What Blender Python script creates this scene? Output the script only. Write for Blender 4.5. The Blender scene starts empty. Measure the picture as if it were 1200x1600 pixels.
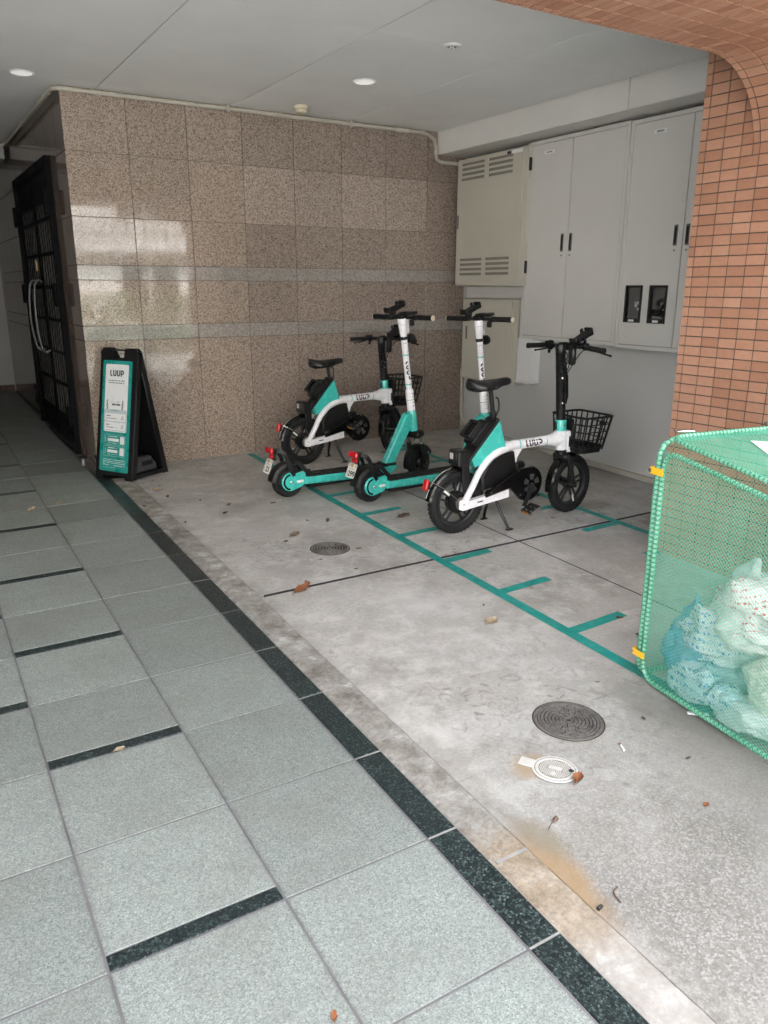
import bpy, bmesh, math, random
from mathutils import Vector as V, Matrix as M4, noise as mnoise
rad = math.radians
sc = bpy.context.scene
COL = sc.collection
random.seed(7)

# ------------------------------------------------------------ camera, sky, sun, exposure
cam = bpy.data.objects.new('camera', bpy.data.cameras.new('camera'))
COL.objects.link(cam)
cam.data.sensor_fit = 'VERTICAL'
cam.data.sensor_height = 36.0
cam.data.lens = 36.0 * 1213.914 / 1600.0
cam.data.clip_start = 0.05
cam.data.clip_end = 500
_r = (0.8520, -0.5236, 0.0017); _d = (-0.1438, -0.2372, -0.9607); _f = (0.5034, 0.8183, -0.2774)
cam.matrix_world = M4(((_r[0], -_d[0], -_f[0], -1.2037), (_r[1], -_d[1], -_f[1], -6.2495), (_r[2], -_d[2], -_f[2], 1.3812), (0, 0, 0, 1)))
sc.camera = cam

SUN_EL, SUN_AZ = rad(50), rad(25)        # azimuth measured clockwise from +Y: high behind the building, hazy; it lights the street and the house opposite
w = bpy.data.worlds.new('World'); sc.world = w; w.use_nodes = True
nt = w.node_tree; nt.nodes.clear()
sky = nt.nodes.new('ShaderNodeTexSky'); sky.sky_type = 'NISHITA'; sky.sun_disc = False
sky.sun_elevation = SUN_EL; sky.sun_rotation = SUN_AZ; sky.air_density = 1.0; sky.dust_density = 4.0; sky.ozone_density = 1.0
hs = nt.nodes.new('ShaderNodeHueSaturation'); hs.inputs['Saturation'].default_value = 0.22
bg = nt.nodes.new('ShaderNodeBackground'); bg.inputs['Strength'].default_value = 0.15
ow = nt.nodes.new('ShaderNodeOutputWorld')
nt.links.new(sky.outputs[0], hs.inputs['Color']); nt.links.new(hs.outputs[0], bg.inputs['Color']); nt.links.new(bg.outputs[0], ow.inputs['Surface'])
sun = bpy.data.objects.new('sun', bpy.data.lights.new('sun', 'SUN')); COL.objects.link(sun)
sun.data.energy = 2.6; sun.data.angle = rad(6); sun.data.color = (1.0, 0.965, 0.92)
_sd = V((math.sin(SUN_AZ) * math.cos(SUN_EL), math.cos(SUN_AZ) * math.cos(SUN_EL), math.sin(SUN_EL)))
sun.rotation_euler = _sd.to_track_quat('Z', 'Y').to_euler()
sun.location = _sd * 30
sc.view_settings.view_transform = 'Standard'; sc.view_settings.look = 'None'
sc.view_settings.gamma = 1.0; sc.view_settings.use_curve_mapping = False
sc.view_settings.exposure = 3.95
sc.render.engine = 'CYCLES'
sc.cycles.use_denoising = True
sc.cycles.max_bounces = 10; sc.cycles.diffuse_bounces = 7; sc.cycles.glossy_bounces = 4; sc.cycles.transmission_bounces = 6
sc.cycles.transparent_max_bounces = 12; sc.cycles.caustics_reflective = False; sc.cycles.caustics_refractive = False
sc.cycles.sample_clamp_indirect = 8.0

# ------------------------------------------------------------ helpers
def s2l(r, g, b):
    return tuple(((c / 255) / 12.92 if c / 255 <= 0.04045 else ((c / 255 + 0.055) / 1.055) ** 2.4) for c in (r, g, b))

def fz(x, y):                              # the paving rises gently towards the building
    return 0.0031 * x + 0.0259 * y
SLOPE = (0.0259, -0.0031, 0.0)

class MB:
    """collects verts and faces for one mesh"""
    def __init__(s): s.v = []; s.f = []; s.m = []; s.cm = 0
    def add(s, vs, fs, M=None):
        o = len(s.v)
        s.v += [tuple(M @ V(p)) if M is not None else tuple(p) for p in vs]
        s.f += [tuple(i + o for i in f) for f in fs]; s.m += [s.cm] * len(fs)
        return s
    def box(s, c, d, M=None):
        x, y, z = [k / 2 for k in d]; cx, cy, cz = c
        vs = [(cx + a * x, cy + b * y, cz + e * z) for e in (-1, 1) for a, b in ((-1, -1), (1, -1), (1, 1), (-1, 1))]
        return s.add(vs, [(3, 2, 1, 0), (4, 5, 6, 7), (0, 1, 5, 4), (1, 2, 6, 5), (2, 3, 7, 6), (3, 0, 4, 7)], M)
    def bx(s, x0, x1, y0, y1, z0, z1, b=0.0, M=None):
        c = ((x0 + x1) / 2, (y0 + y1) / 2, (z0 + z1) / 2); d = (abs(x1 - x0), abs(y1 - y0), abs(z1 - z0))
        return s.cbox(c, d, b, M) if b else s.box(c, d, M)
    def cbox(s, c, d, b, M=None):          # chamfered box
        h = [k / 2 for k in d]; b = min(b, min(h) * 0.95); vs = []; idx = {}
        for sx in (-1, 1):
            for sy in (-1, 1):
                for sz in (-1, 1):
                    for a in range(3):
                        p = [sx * h[0], sy * h[1], sz * h[2]]
                        for k in range(3):
                            if k != a: p[k] -= (sx, sy, sz)[k] * b
                        idx[(sx, sy, sz, a)] = len(vs); vs.append((c[0] + p[0], c[1] + p[1], c[2] + p[2]))
        fs = []
        for a in range(3):
            u, w_ = [(1, 2), (2, 0), (0, 1)][a]
            for sg in (-1, 1):
                q = []
                for (su, sw) in ((-1, -1), (1, -1), (1, 1), (-1, 1)):
                    k = [0, 0, 0]; k[a] = sg; k[u] = su; k[w_] = sw; q.append(idx[(*k, a)])
                fs.append(tuple(q if sg > 0 else q[::-1]))
            for su in (-1, 1):
                for sw in (-1, 1):
                    k0 = [0, 0, 0]; k0[a] = -1; k0[u] = su; k0[w_] = sw; k1 = list(k0); k1[a] = 1
                    q = [idx[(*k0, u)], idx[(*k1, u)], idx[(*k1, w_)], idx[(*k0, w_)]]
                    fs.append(tuple(q if su * sw < 0 else q[::-1]))
        for sx in (-1, 1):
            for sy in (-1, 1):
                for sz in (-1, 1):
                    q = [idx[(sx, sy, sz, a)] for a in range(3)]
                    fs.append(tuple(q if sx * sy * sz > 0 else q[::-1]))
        return s.add(vs, fs, M)
    def tube(s, pts, r, n=10, closed=False, M=None, sq=None, up=None):
        """sweep a circle (or a rectangle sq=(w,h)) along pts; r may be a list"""
        P = [V(p) for p in pts]; N = len(P); vs = []; fs = []
        T = []
        for i in range(N):
            a = P[(i - 1) % N] if (closed or i > 0) else P[i]; b = P[(i + 1) % N] if (closed or i < N - 1) else P[i]
            t = (b - a); T.append(t.normalized() if t.length > 1e-9 else V((0, 0, 1)))
        u = V(up) if up else (V((0, 0, 1)) if abs(T[0].z) < 0.9 else V((1, 0, 0)))
        u = (u - T[0] * u.dot(T[0])).normalized()
        sect = [(math.cos(2 * math.pi * k / n), math.sin(2 * math.pi * k / n)) for k in range(n)] if sq is None else [(-1, -1), (1, -1), (1, 1), (-1, 1)]
        n = len(sect)
        for i in range(N):
            u = (u - T[i] * u.dot(T[i])).normalized(); b = T[i].cross(u)
            rr = r[i] if isinstance(r, (list, tuple)) else r
            for cx, cy in sect:
                if sq is None: vs.append(P[i] + u * (cx * rr) + b * (cy * rr))
                else: vs.append(P[i] + b * (cx * sq[0] / 2 * rr) + u * (cy * sq[1] / 2 * rr))
        for i in range(N if closed else N - 1):
            j = (i + 1) % N
            for k in range(n): fs.append((i * n + k, i * n + (k + 1) % n, j * n + (k + 1) % n, j * n + k))
        if not closed: fs += [tuple(range(n))[::-1], tuple((N - 1) * n + k for k in range(n))]
        return s.add([tuple(v) for v in vs], fs, M)
    def bar(s, pts, w_, h, up=(0, 0, 1), M=None): return s.tube(pts, 1.0, M=M, sq=(w_, h), up=up)
    def lathe(s, prof, n=24, M=None, closed=False, arc=None):
        """prof (r, h) turned about local z; closed joins last to first; arc=(a0,a1) turns part way"""
        vs = []; fs = []; K = len(prof)
        full = arc is None; a0, a1 = (0, 2 * math.pi) if full else arc; st = n if full else n + 1
        for i in range(st):
            a = a0 + (a1 - a0) * i / n
            for r_, h in prof: vs.append((r_ * math.cos(a), r_ * math.sin(a), h))
        for i in range(n):
            j = (i + 1) % st
            for k in range(K if closed else K - 1):
                l = (k + 1) % K; fs.append((i * K + k, j * K + k, j * K + l, i * K + l))
        if not full and closed: fs += [tuple(range(K)), tuple((st - 1) * K + k for k in range(K))[::-1]]
        return s.add(vs, fs, M)
    def cyl(s, a, b, r, n=16, r2=None, M=None): return s.tube([a, b], [r, r if r2 is None else r2], n=n, M=M)
    def prism(s, poly, d, M=None, b=0.0):
        """polygon in local xy extruded along z from 0 to d, with an optional chamfer"""
        P = [V((p[0], p[1], 0)) for p in poly]; n = len(P)
        area = sum(P[i].x * P[(i + 1) % n].y - P[(i + 1) % n].x * P[i].y for i in range(n))
        if area < 0: P.reverse()
        def inset(b):
            out = []
            for i in range(n):
                e0 = (P[i] - P[i - 1]).normalized(); e1 = (P[(i + 1) % n] - P[i]).normalized()
                n0 = V((-e0.y, e0.x, 0)); n1 = V((-e1.y, e1.x, 0)); m = (n0 + n1)
                m = m.normalized() if m.length > 1e-6 else n0
                out.append(P[i] + m * (b / max(0.5, m.dot(n0))))
            return out
        rings = [[(p.x, p.y, 0) for p in P], [(p.x, p.y, d) for p in P]]
        if b:
            I = inset(b)
            rings = [[(p.x, p.y, 0) for p in I], [(p.x, p.y, b) for p in P], [(p.x, p.y, d - b) for p in P], [(p.x, p.y, d) for p in I]]
        vs = [p for r_ in rings for p in r_]; fs = [tuple(range(n))[::-1], tuple((len(rings) - 1) * n + k for k in range(n))]
        for q in range(len(rings) - 1):
            for k in range(n): fs.append((q * n + k, q * n + (k + 1) % n, (q + 1) * n + (k + 1) % n, (q + 1) * n + k))
        return s.add(vs, fs, M)
    def ribbon(s, pts, w_, fn, t=0.0012, closed=False):
        """flat stroke along 2D pts; fn(u, v, h) maps to 3D with h the height off the surface"""
        P = [V((p[0], p[1])) for p in pts]; N = len(P); vs = []; fs = []
        for i in range(N):
            a = P[i - 1] if (i > 0 or closed) else P[i]; b = P[(i + 1) % N] if (i < N - 1 or closed) else P[i]
            e0 = (P[i] - a); e1 = (b - P[i])
            tt = (e0.normalized() if e0.length else V((0, 0))) + (e1.normalized() if e1.length else V((0, 0)))
            tt = tt.normalized() if tt.length > 1e-6 else V((1, 0)); nn = V((-tt.y, tt.x))
            k = 1.0
            if e0.length and e1.length: k = 1 / max(0.6, tt.dot(e1.normalized()))
            p, q = P[i] + nn * (w_ / 2 * k), P[i] - nn * (w_ / 2 * k)
            vs += [fn(p.x, p.y, 0), fn(q.x, q.y, 0), fn(q.x, q.y, t), fn(p.x, p.y, t)]
        for i in range(N if closed else N - 1):
            j = (i + 1) % N
            for k in range(4): fs.append((i * 4 + k, i * 4 + (k + 1) % 4, j * 4 + (k + 1) % 4, j * 4 + k))
        if not closed: fs += [(3, 2, 1, 0), tuple((N - 1) * 4 + k for k in range(4))]
        return s.add(vs, fs)
    def xf(s, M): s.v = [tuple(M @ V(p)) for p in s.v]; return s
    def mesh(s, name, mats, angle=40, smooth=True):
        me = bpy.data.meshes.new(name); me.from_pydata(s.v, [], s.f)
        for m in (mats if isinstance(mats, (list, tuple)) else [mats]): me.materials.append(m)
        me.polygons.foreach_set('material_index', s.m)
        bm = bmesh.new(); bm.from_mesh(me); bmesh.ops.recalc_face_normals(bm, faces=bm.faces); bm.to_mesh(me); bm.free()
        if smooth:
            me.polygons.foreach_set('use_smooth', [True] * len(me.polygons)); me.set_sharp_from_angle(angle=rad(angle))
        me.update()
        return me

def link(name, data, parent=None, loc=(0, 0, 0), rot=(0, 0, 0)):
    o = bpy.data.objects.new(name, data); COL.objects.link(o)
    if parent: o.parent = parent
    o.location = loc; o.rotation_euler = rot
    return o
def obj(name, mb, mats, parent=None, loc=(0, 0, 0), rot=(0, 0, 0), angle=40, smooth=True):
    return link(name, mb.mesh(name, mats, angle, smooth), parent, loc, rot)
def tag(o, label=None, cat=None, group=None, kind=None):
    for k, v in (('label', label), ('category', cat), ('group', group), ('kind', kind)):
        if v: o[k] = v
    return o
def thing(name, label, cat, loc=(0, 0, 0), rz=0.0, group=None):
    return tag(link(name, None, None, loc, (0, 0, rz)), label, cat, group)
def copy_tree(o, parent=None):
    c = o.copy(); COL.objects.link(c); c.parent = parent
    for ch in o.children: copy_tree(ch, c)
    return c
def T(x, y, z): return M4.Translation((x, y, z))
def R(a, ax): return M4.Rotation(rad(a), 4, ax)
def frame(o, x, y, z):                      # matrix from origin and three axes
    return M4(((x[0], y[0], z[0], o[0]), (x[1], y[1], z[1], o[1]), (x[2], y[2], z[2], o[2]), (0, 0, 0, 1)))
XZ = M4(((1, 0, 0, 0), (0, 0, -1, 0), (0, 1, 0, 0), (0, 0, 0, 1)))     # local xy -> world xz, local z -> -y
def arcpts(cx, cy, r, a0, a1, n): return [(cx + r * math.cos(rad(a0 + (a1 - a0) * i / n)), cy + r * math.sin(rad(a0 + (a1 - a0) * i / n))) for i in range(n + 1)]
def rrect(x0, x1, y0, y1, r, n=5):
    return arcpts(x1 - r, y1 - r, r, 0, 90, n) + arcpts(x0 + r, y1 - r, r, 90, 180, n) + arcpts(x0 + r, y0 + r, r, 180, 270, n) + arcpts(x1 - r, y0 + r, r, 270, 360, n)
def spline(pts, n=6):                       # Catmull-Rom through 3D points
    P = [V(p) for p in pts]; out = []
    for i in range(len(P) - 1):
        p0 = P[max(i - 1, 0)]; p1 = P[i]; p2 = P[i + 1]; p3 = P[min(i + 2, len(P) - 1)]
        for k in range(n):
            t = k / n
            out.append(0.5 * ((2 * p1) + (p2 - p0) * t + (2 * p0 - 5 * p1 + 4 * p2 - p3) * t * t + (3 * p1 - p0 - 3 * p2 + p3) * t ** 3))
    out.append(P[-1]); return [tuple(p) for p in out]

# the rounded stroke lettering of the photo, unit height
LET = {'L': ([(0.09, 1.0), (0.09, 0.34)] + arcpts(0.33, 0.34, 0.24, 180, 262, 6) + [(0.46, 0.10)], 0.48),
       'U': ([(0.09, 1.0), (0.09, 0.36)] + arcpts(0.34, 0.36, 0.25, 180, 360, 10) + [(0.59, 1.0)], 0.68),
       'P': ([(0.09, 0.0), (0.09, 0.9), (0.32, 0.9)] + arcpts(0.34, 0.65, 0.25, 85, -85, 8) + [(0.11, 0.4)], 0.62)}
def lettering(mb, word, h, fn, wt=0.19, gap=0.13):
    tot = sum(LET[c][1] for c in word) + gap * (len(word) - 1); x = -tot / 2
    for c in word:
        pts, ww = LET[c]; mb.ribbon([((x + p[0]) * h, (p[1] - 0.5) * h) for p in pts], wt * h, fn); x += ww + gap
    return mb

# ------------------------------------------------------------ materials
class Mat:
    def __init__(s, name):
        s.m = bpy.data.materials.new(name); s.m.use_nodes = True; s.t = s.m.node_tree
        s.b = s.t.nodes['Principled BSDF']; s.out = s.t.nodes['Material Output']
    def n(s, typ, **kw):
        o = s.t.nodes.new('ShaderNode' + typ)
        for k, v in kw.items():
            if k.startswith('i_'): o.inputs[k[2:].replace('_', ' ')].default_value = v
            else: setattr(o, k, v)
        return o
    def l(s, a, b): s.t.links.new(a, b); return s
    def co(s, kind='Object', rnd=0.0):
        tc = s.n('TexCoord').outputs[kind]
        if not rnd: return tc
        oi = s.n('ObjectInfo'); mu = s.n('Math', operation='MULTIPLY'); mu.inputs[1].default_value = rnd; s.l(oi.outputs['Random'], mu.inputs[0])
        va = s.n('VectorMath', operation='ADD'); s.l(tc, va.inputs[0]); s.l(mu.outputs[0], va.inputs[1])
        return va.outputs[0]
    def noise(s, co, scale, det=4, rough=0.55, dist=0.0):
        o = s.n('TexNoise'); o.inputs['Scale'].default_value = scale; o.inputs['Detail'].default_value = det
        o.inputs['Roughness'].default_value = rough; o.inputs['Distortion'].default_value = dist; s.l(co, o.inputs['Vector']); return o.outputs['Fac']
    def voro(s, co, scale, out='Color', feature='F1', rnd=1.0):
        o = s.n('TexVoronoi'); o.feature = feature; o.inputs['Scale'].default_value = scale; o.inputs['Randomness'].default_value = rnd; s.l(co, o.inputs['Vector']); return o.outputs[out]
    def ramp(s, fac, stops, interp='LINEAR'):
        o = s.n('ValToRGB'); cr = o.color_ramp; cr.interpolation = interp
        while len(cr.elements) < len(stops): cr.elements.new(0.5)
        for e, (p, c) in zip(cr.elements, stops):
            e.position = p; e.color = (*c, 1) if isinstance(c, (tuple, list)) else (c, c, c, 1)
        s.l(fac, o.inputs['Fac']); return o.outputs['Color']
    def mix(s, fac, a, b, mode='MIX'):
        o = s.n('Mix'); o.data_type = 'RGBA'; o.blend_type = mode
        for k, v in ((0, fac), (6, a), (7, b)):
            sock = o.inputs[k]
            if hasattr(v, 'links'): s.l(v, sock)
            elif isinstance(v, (tuple, list)): sock.default_value = (*v, 1)
            else: sock.default_value = v if k == 0 else (v, v, v, 1)
        return o.outputs[2]
    def math(s, op, a, b=0.0, c=None):
        o = s.n('Math', operation=op)
        for sock, v in zip(o.inputs, (a, b, c)):
            if v is None: continue
            if hasattr(v, 'links'): s.l(v, sock)
            else: sock.default_value = v
        return o.outputs[0]
    def sep(s, co):
        o = s.n('SeparateXYZ'); s.l(co, o.inputs[0]); return o.outputs
    def base(s, c): s.l(c, s.b.inputs['Base Color']); return s
    def rough(s, c):
        if hasattr(c, 'links'): s.l(c, s.b.inputs['Roughness'])
        else: s.b.inputs['Roughness'].default_value = c
        return s
    def bump(s, h, strength=0.3, dist=0.002):
        o = s.n('Bump'); o.inputs['Strength'].default_value = strength; o.inputs['Distance'].default_value = dist; s.l(h, o.inputs['Height']); s.l(o.outputs[0], s.b.inputs['Normal']); return s

def paint(name, col, rough=0.4, var=0.12, scale=14, bump=0.0, bscale=300, metal=0.0, coat=0.0, rvar=0.12, spec=0.5, rnd=3.0, dust=0.0):
    m = Mat(name); co = m.co('Object', rnd)
    n1 = m.noise(co, scale, 6, 0.6)
    dk = tuple(c * (1 - var) for c in col); lt = tuple(min(1, c * (1 + var * 0.8)) for c in col)
    c = m.ramp(n1, [(0.3, dk), (0.7, lt)])
    if dust:
        d = m.ramp(m.noise(co, scale * 2.5, 8, 0.7), [(0.5, 0.0), (0.75, 1.0)])
        c = m.mix(m.math('MULTIPLY', d, dust), c, (0.22, 0.21, 0.19))
    m.base(c)
    r = m.ramp(m.noise(co, scale * 3, 5), [(0.3, max(0.03, rough - rvar)), (0.7, min(1, rough + rvar))])
    m.rough(r); m.b.inputs['Metallic'].default_value = metal; m.b.inputs['Coat Weight'].default_value = coat
    m.b.inputs['Coat Roughness'].default_value = 0.12; m.b.inputs['Specular IOR Level'].default_value = spec
    if bump: m.bump(m.noise(co, bscale, 4), bump, 0.0015)
    return m.m

MAT = {}
def granite(name, stops, scale, rough, tone=0.10, bump=0.0, use_color=False, fine=2.6, stain=0.0):
    m = Mat(name); co = m.co('Object', 37.0)
    dn = m.n('TexNoise'); dn.inputs['Scale'].default_value = scale * 1.3; m.l(co, dn.inputs['Vector'])
    mx = m.n('Mix'); mx.data_type = 'VECTOR'; mx.inputs[0].default_value = 0.5 / scale; m.l(co, mx.inputs[4]); m.l(dn.outputs['Color'], mx.inputs[5])
    vec = m.n('VectorMath', operation='MULTIPLY_ADD'); m.l(dn.outputs['Color'], vec.inputs[0]); vec.inputs[1].default_value = (0.45 / scale,) * 3; m.l(co, vec.inputs[2])
    c1 = m.sep(m.voro(vec.outputs[0], scale))[0]
    c2 = m.sep(m.voro(vec.outputs[0], scale * fine))[1]
    f = m.math('ADD', m.math('MULTIPLY', c1, 0.68), m.math('MULTIPLY', c2, 0.32))
    c = m.ramp(f, stops)
    oi = m.n('ObjectInfo')
    tv = m.ramp(oi.outputs['Random'], [(0.0, 1 - tone), (1.0, 1 + tone)])
    tn = m.n('Vector' + 'Math', operation='MULTIPLY'); m.l(c, tn.inputs[0])
    sca = m.math('ADD', m.math('MULTIPLY', oi.outputs['Random'], 2 * tone), 1 - tone)
    cx = m.n('CombineXYZ')
    for i in range(3): m.l(sca, cx.inputs[i])
    m.l(cx.outputs[0], tn.inputs[1]); c = tn.outputs[0]
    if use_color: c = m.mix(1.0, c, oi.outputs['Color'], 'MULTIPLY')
    if stain:
        lx, ly, lz = m.sep(m.co('Object')); ed = m.math('MAXIMUM', m.math('ABSOLUTE', lx), m.math('ABSOLUTE', ly))
        dn2 = m.noise(m.co('Object', 19.0), 14, 7, 0.7)
        e = m.ramp(m.math('ADD', ed, m.math('MULTIPLY_ADD', dn2, 0.045, -0.024)), [(0.203, 0.0), (0.2165, 1.0)])
        c = m.mix(m.math('MULTIPLY', e, 0.33), c, (0.085, 0.08, 0.08))
        wh = m.ramp(m.noise(m.co('Object', 29.0), 26, 3, 0.5), [(0.765, 0.0), (0.79, 1.0)]); c = m.mix(m.math('MULTIPLY', wh, 0.35), c, (0.55, 0.56, 0.54))
        st = m.ramp(m.noise(m.co('Object', 11.0), 5.0, 7, 0.65), [(0.42, 0.0), (0.75, 1.0)])
        c = m.mix(m.math('MULTIPLY', st, stain), c, (0.16, 0.155, 0.14))
    m.base(c)
    rr = m.ramp(m.noise(co, 9, 5), [(0.3, max(0.02, rough - 0.04)), (0.7, rough + 0.035)])
    m.rough(rr)
    if rough < 0.2: m.b.inputs['Specular IOR Level'].default_value = 0.9 if rough < 0.052 else 0.55
    elif rough < 0.45: m.b.inputs['Specular IOR Level'].default_value = 0.3
    if bump: m.bump(m.math('ADD', c1, c2), bump, 0.0012)
    return m.m
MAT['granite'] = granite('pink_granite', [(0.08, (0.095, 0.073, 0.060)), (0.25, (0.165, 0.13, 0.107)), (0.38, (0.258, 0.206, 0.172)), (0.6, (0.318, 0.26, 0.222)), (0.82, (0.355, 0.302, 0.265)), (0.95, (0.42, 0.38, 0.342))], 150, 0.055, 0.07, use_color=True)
MAT['granite_flat'] = granite('polished_brown_granite', [(0.1, (0.055, 0.041, 0.033)), (0.4, (0.13, 0.096, 0.076)), (0.7, (0.185, 0.14, 0.115)), (0.95, (0.24, 0.20, 0.17))], 140, 0.10, 0.06)
MAT['band'] = granite('grey_granite_band', [(0.1, (0.19, 0.172, 0.153)), (0.45, (0.265, 0.243, 0.22)), (0.7, (0.315, 0.292, 0.268)), (0.95, (0.38, 0.357, 0.33))], 130, 0.05, 0.05)
MAT['tile'] = granite('grey_green_paving_stone', [(0.08, (0.125, 0.142, 0.134)), (0.3, (0.188, 0.211, 0.198)), (0.55, (0.236, 0.262, 0.246)), (0.8, (0.29, 0.315, 0.294)), (0.97, (0.42, 0.435, 0.39))], 290, 0.55, 0.11, bump=0.35, fine=2.0, stain=0.48)
MAT['green'] = granite('dark_green_polished_stone', [(0.1, (0.007, 0.010, 0.011)), (0.45, (0.014, 0.020, 0.021)), (0.65, (0.024, 0.035, 0.035)), (0.85, (0.055, 0.078, 0.073)), (0.97, (0.13, 0.17, 0.155))], 170, 0.36, 0.12, fine=1.9)
MAT['grout'] = paint('grout_grey', (0.155, 0.148, 0.155), 0.9, 0.3, 6, 0.4)
MAT['grout_light'] = paint('pale_joint', (0.29, 0.28, 0.265), 0.9, 0.3, 9, 0.4)
MAT['grout_dark'] = paint('tile_joint_brown', (0.085, 0.066, 0.058), 0.95, 0.25, 20, 0.3)
MAT['wall_joint'] = paint('stone_joint_brown', (0.125, 0.10, 0.086), 0.9, 0.25, 20, 0.3)

def terracotta():
    m = Mat('terracotta_tile'); co = m.co('Object', 53.0); oi = m.n('ObjectInfo')
    c = m.ramp(oi.outputs['Random'], [(0.0, (0.305, 0.145, 0.088)), (0.3, (0.345, 0.172, 0.106)), (0.6, (0.37, 0.19, 0.12)), (1.0, (0.41, 0.22, 0.145))])
    g = m.noise(co, 260, 5, 0.7); g2 = m.noise(co, 40, 4)
    c = m.mix(0.55, c, m.ramp(g, [(0.3, 0.42), (0.7, 0.62)]), 'OVERLAY'); c = m.mix(0.3, c, m.ramp(g2, [(0.3, 0.4), (0.7, 0.6)]), 'OVERLAY')
    m.base(c).rough(0.62).bump(g, 0.5, 0.0012); return m.m
MAT['terra'] = terracotta()

def concrete():
    m = Mat('worn_concrete'); co = m.co('Object'); X, Y, Z = m.sep(co)
    n1 = m.noise(co, 1.3, 8, 0.62, 0.6); n2 = m.noise(co, 5.5, 9, 0.66, 0.4); n3 = m.noise(co, 60, 6, 0.7); n4 = m.noise(co, 16, 8, 0.7, 1.2)
    c = m.ramp(n1, [(0.3, (0.31, 0.292, 0.266)), (0.47, (0.40, 0.383, 0.358)), (0.56, (0.425, 0.412, 0.39)), (0.7, (0.50, 0.488, 0.468))])
    c = m.mix(0.6, c, m.ramp(n2, [(0.3, 0.37), (0.5, 0.5), (0.7, 0.60)]), 'OVERLAY')
    c = m.mix(0.45, c, m.ramp(n3, [(0.3, 0.36), (0.7, 0.62)]), 'OVERLAY')
    fine_ = m.noise(co, 240, 3, 0.6); c = m.mix(0.35, c, m.ramp(fine_, [(0.3, 0.3), (0.7, 0.68)]), 'OVERLAY')
    # worn pale patches with crisp borders, thin scratches, dark specks
    pv = m.ramp(m.noise(co, 3.1, 10, 0.72, 0.25), [(0.50, 0.0), (0.525, 1.0)]); pf = m.ramp(m.noise(co, 11, 6, 0.65), [(0.4, 0.0), (0.65, 1.0)])
    c = m.mix(m.math('MULTIPLY', m.math('MULTIPLY', pv, pf), 0.62), c, (0.56, 0.55, 0.53))
    for k, (sx, sy, rz_) in enumerate(((2.0, 46.0, 0.5), (3.0, 60.0, -0.35), (1.4, 40.0, 1.2))):
        mp = m.n('Mapping'); mp.inputs['Scale'].default_value = (sx, sy, 1.0); mp.inputs['Rotation'].default_value = (0, 0, rz_); mp.inputs['Location'].default_value = (k * 7.3, k * 3.1, 0); m.l(co, mp.inputs['Vector'])
        sr = m.ramp(m.noise(mp.outputs[0], 1.0, 4, 0.6, 0.4), [(0.665, 0.0), (0.70, 1.0)]); c = m.mix(m.math('MULTIPLY', sr, 0.30 if k != 1 else 0.35), c, (0.50, 0.49, 0.475) if k != 1 else (0.17, 0.16, 0.145))
    spk = m.ramp(m.voro(co, 34, 'Distance'), [(0.05, 1.0), (0.10, 0.0)]); spm = m.ramp(m.noise(co, 7, 3), [(0.52, 0.0), (0.6, 1.0)]); c = m.mix(m.math('MULTIPLY', m.math('MULTIPLY', spk, spm), 0.6), c, (0.12, 0.11, 0.10))
    dirt = m.ramp(n4, [(0.52, 0.0), (0.66, 1.0)]); big = m.ramp(m.noise(co, 0.9, 4, 0.6), [(0.45, 0.0), (0.62, 1.0)])
    c = m.mix(m.math('MULTIPLY', m.math('MULTIPLY', dirt, big), 0.75), c, (0.16, 0.148, 0.13))
    # exposed aggregate beyond the shelter of the building
    edge = m.math('ADD', Y, m.math('MULTIPLY', m.noise(co, 1.7, 5), -0.9))
    rain = m.ramp(m.math('MULTIPLY_ADD', edge, -1.0, -4.75), [(0.0, 0.0), (0.9, 1.0)])
    ag = m.sep(m.voro(co, 190))[0]; agc = m.ramp(ag, [(0.0, (0.085, 0.077, 0.068)), (0.35, (0.135, 0.124, 0.112)), (0.7, (0.18, 0.168, 0.154)), (1.0, (0.30, 0.284, 0.262))])
    c = m.mix(m.math('MULTIPLY', rain, 0.78), c, agc)
    kb = m.ramp(m.math('ADD', X, m.math('MULTIPLY_ADD', n2, 0.26, -0.13)), [(0.135, 1.0), (0.21, 0.0)]); c = m.mix(m.math('MULTIPLY', kb, 0.42), c, m.mix(m.ramp(n4, [(0.4, 0.0), (0.6, 1.0)]), (0.15, 0.133, 0.11), (0.33, 0.315, 0.29)))
    rt = m.ramp(m.math('ADD', m.math('MULTIPLY', X, 0.45), m.math('MULTIPLY_ADD', n1, 1.3, -0.75)), [(0.42, 0.0), (0.75, 1.0)]); nearc = m.ramp(m.math('MULTIPLY_ADD', Y, -1.0, -3.6), [(0.0, 0.0), (0.8, 1.0)]); c = m.mix(m.math('MULTIPLY', m.math('MULTIPLY', rt, nearc), 0.55), c, m.mix(m.ramp(n4, [(0.42, 0.0), (0.58, 1.0)]), (0.145, 0.135, 0.12), (0.27, 0.258, 0.24)))
    # rust stain along the kerb, rings of rust round the covers, oil marks
    def blob(px, py, rx, ry, col, amt, c, rot=0.0, soft=0.55):
        mp = m.n('Mapping'); mp.vector_type = 'TEXTURE'; mp.inputs['Location'].default_value = (px, py, 0); mp.inputs['Rotation'].default_value = (0, 0, rot)
        mp.inputs['Scale'].default_value = (rx, ry, 1000); m.l(co, mp.inputs['Vector'])
        ln = m.n('VectorMath', operation='LENGTH'); m.l(mp.outputs[0], ln.inputs[0])
        d = m.math('ADD', ln.outputs['Value'], m.math('MULTIPLY_ADD', n2, 1.1, -0.55))
        f = m.ramp(d, [(1 - soft, 1.0), (1.0, 0.0)])
        return m.mix(m.math('MULTIPLY', f, amt), c, col)
    c = blob(0.10, -5.03, 0.085, 0.24, (0.29, 0.18, 0.08), 0.72, c, -0.1)
    c = blob(0.16, -4.88, 0.07, 0.12, (0.20, 0.17, 0.12), 0.65, c, 0.2)
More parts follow.
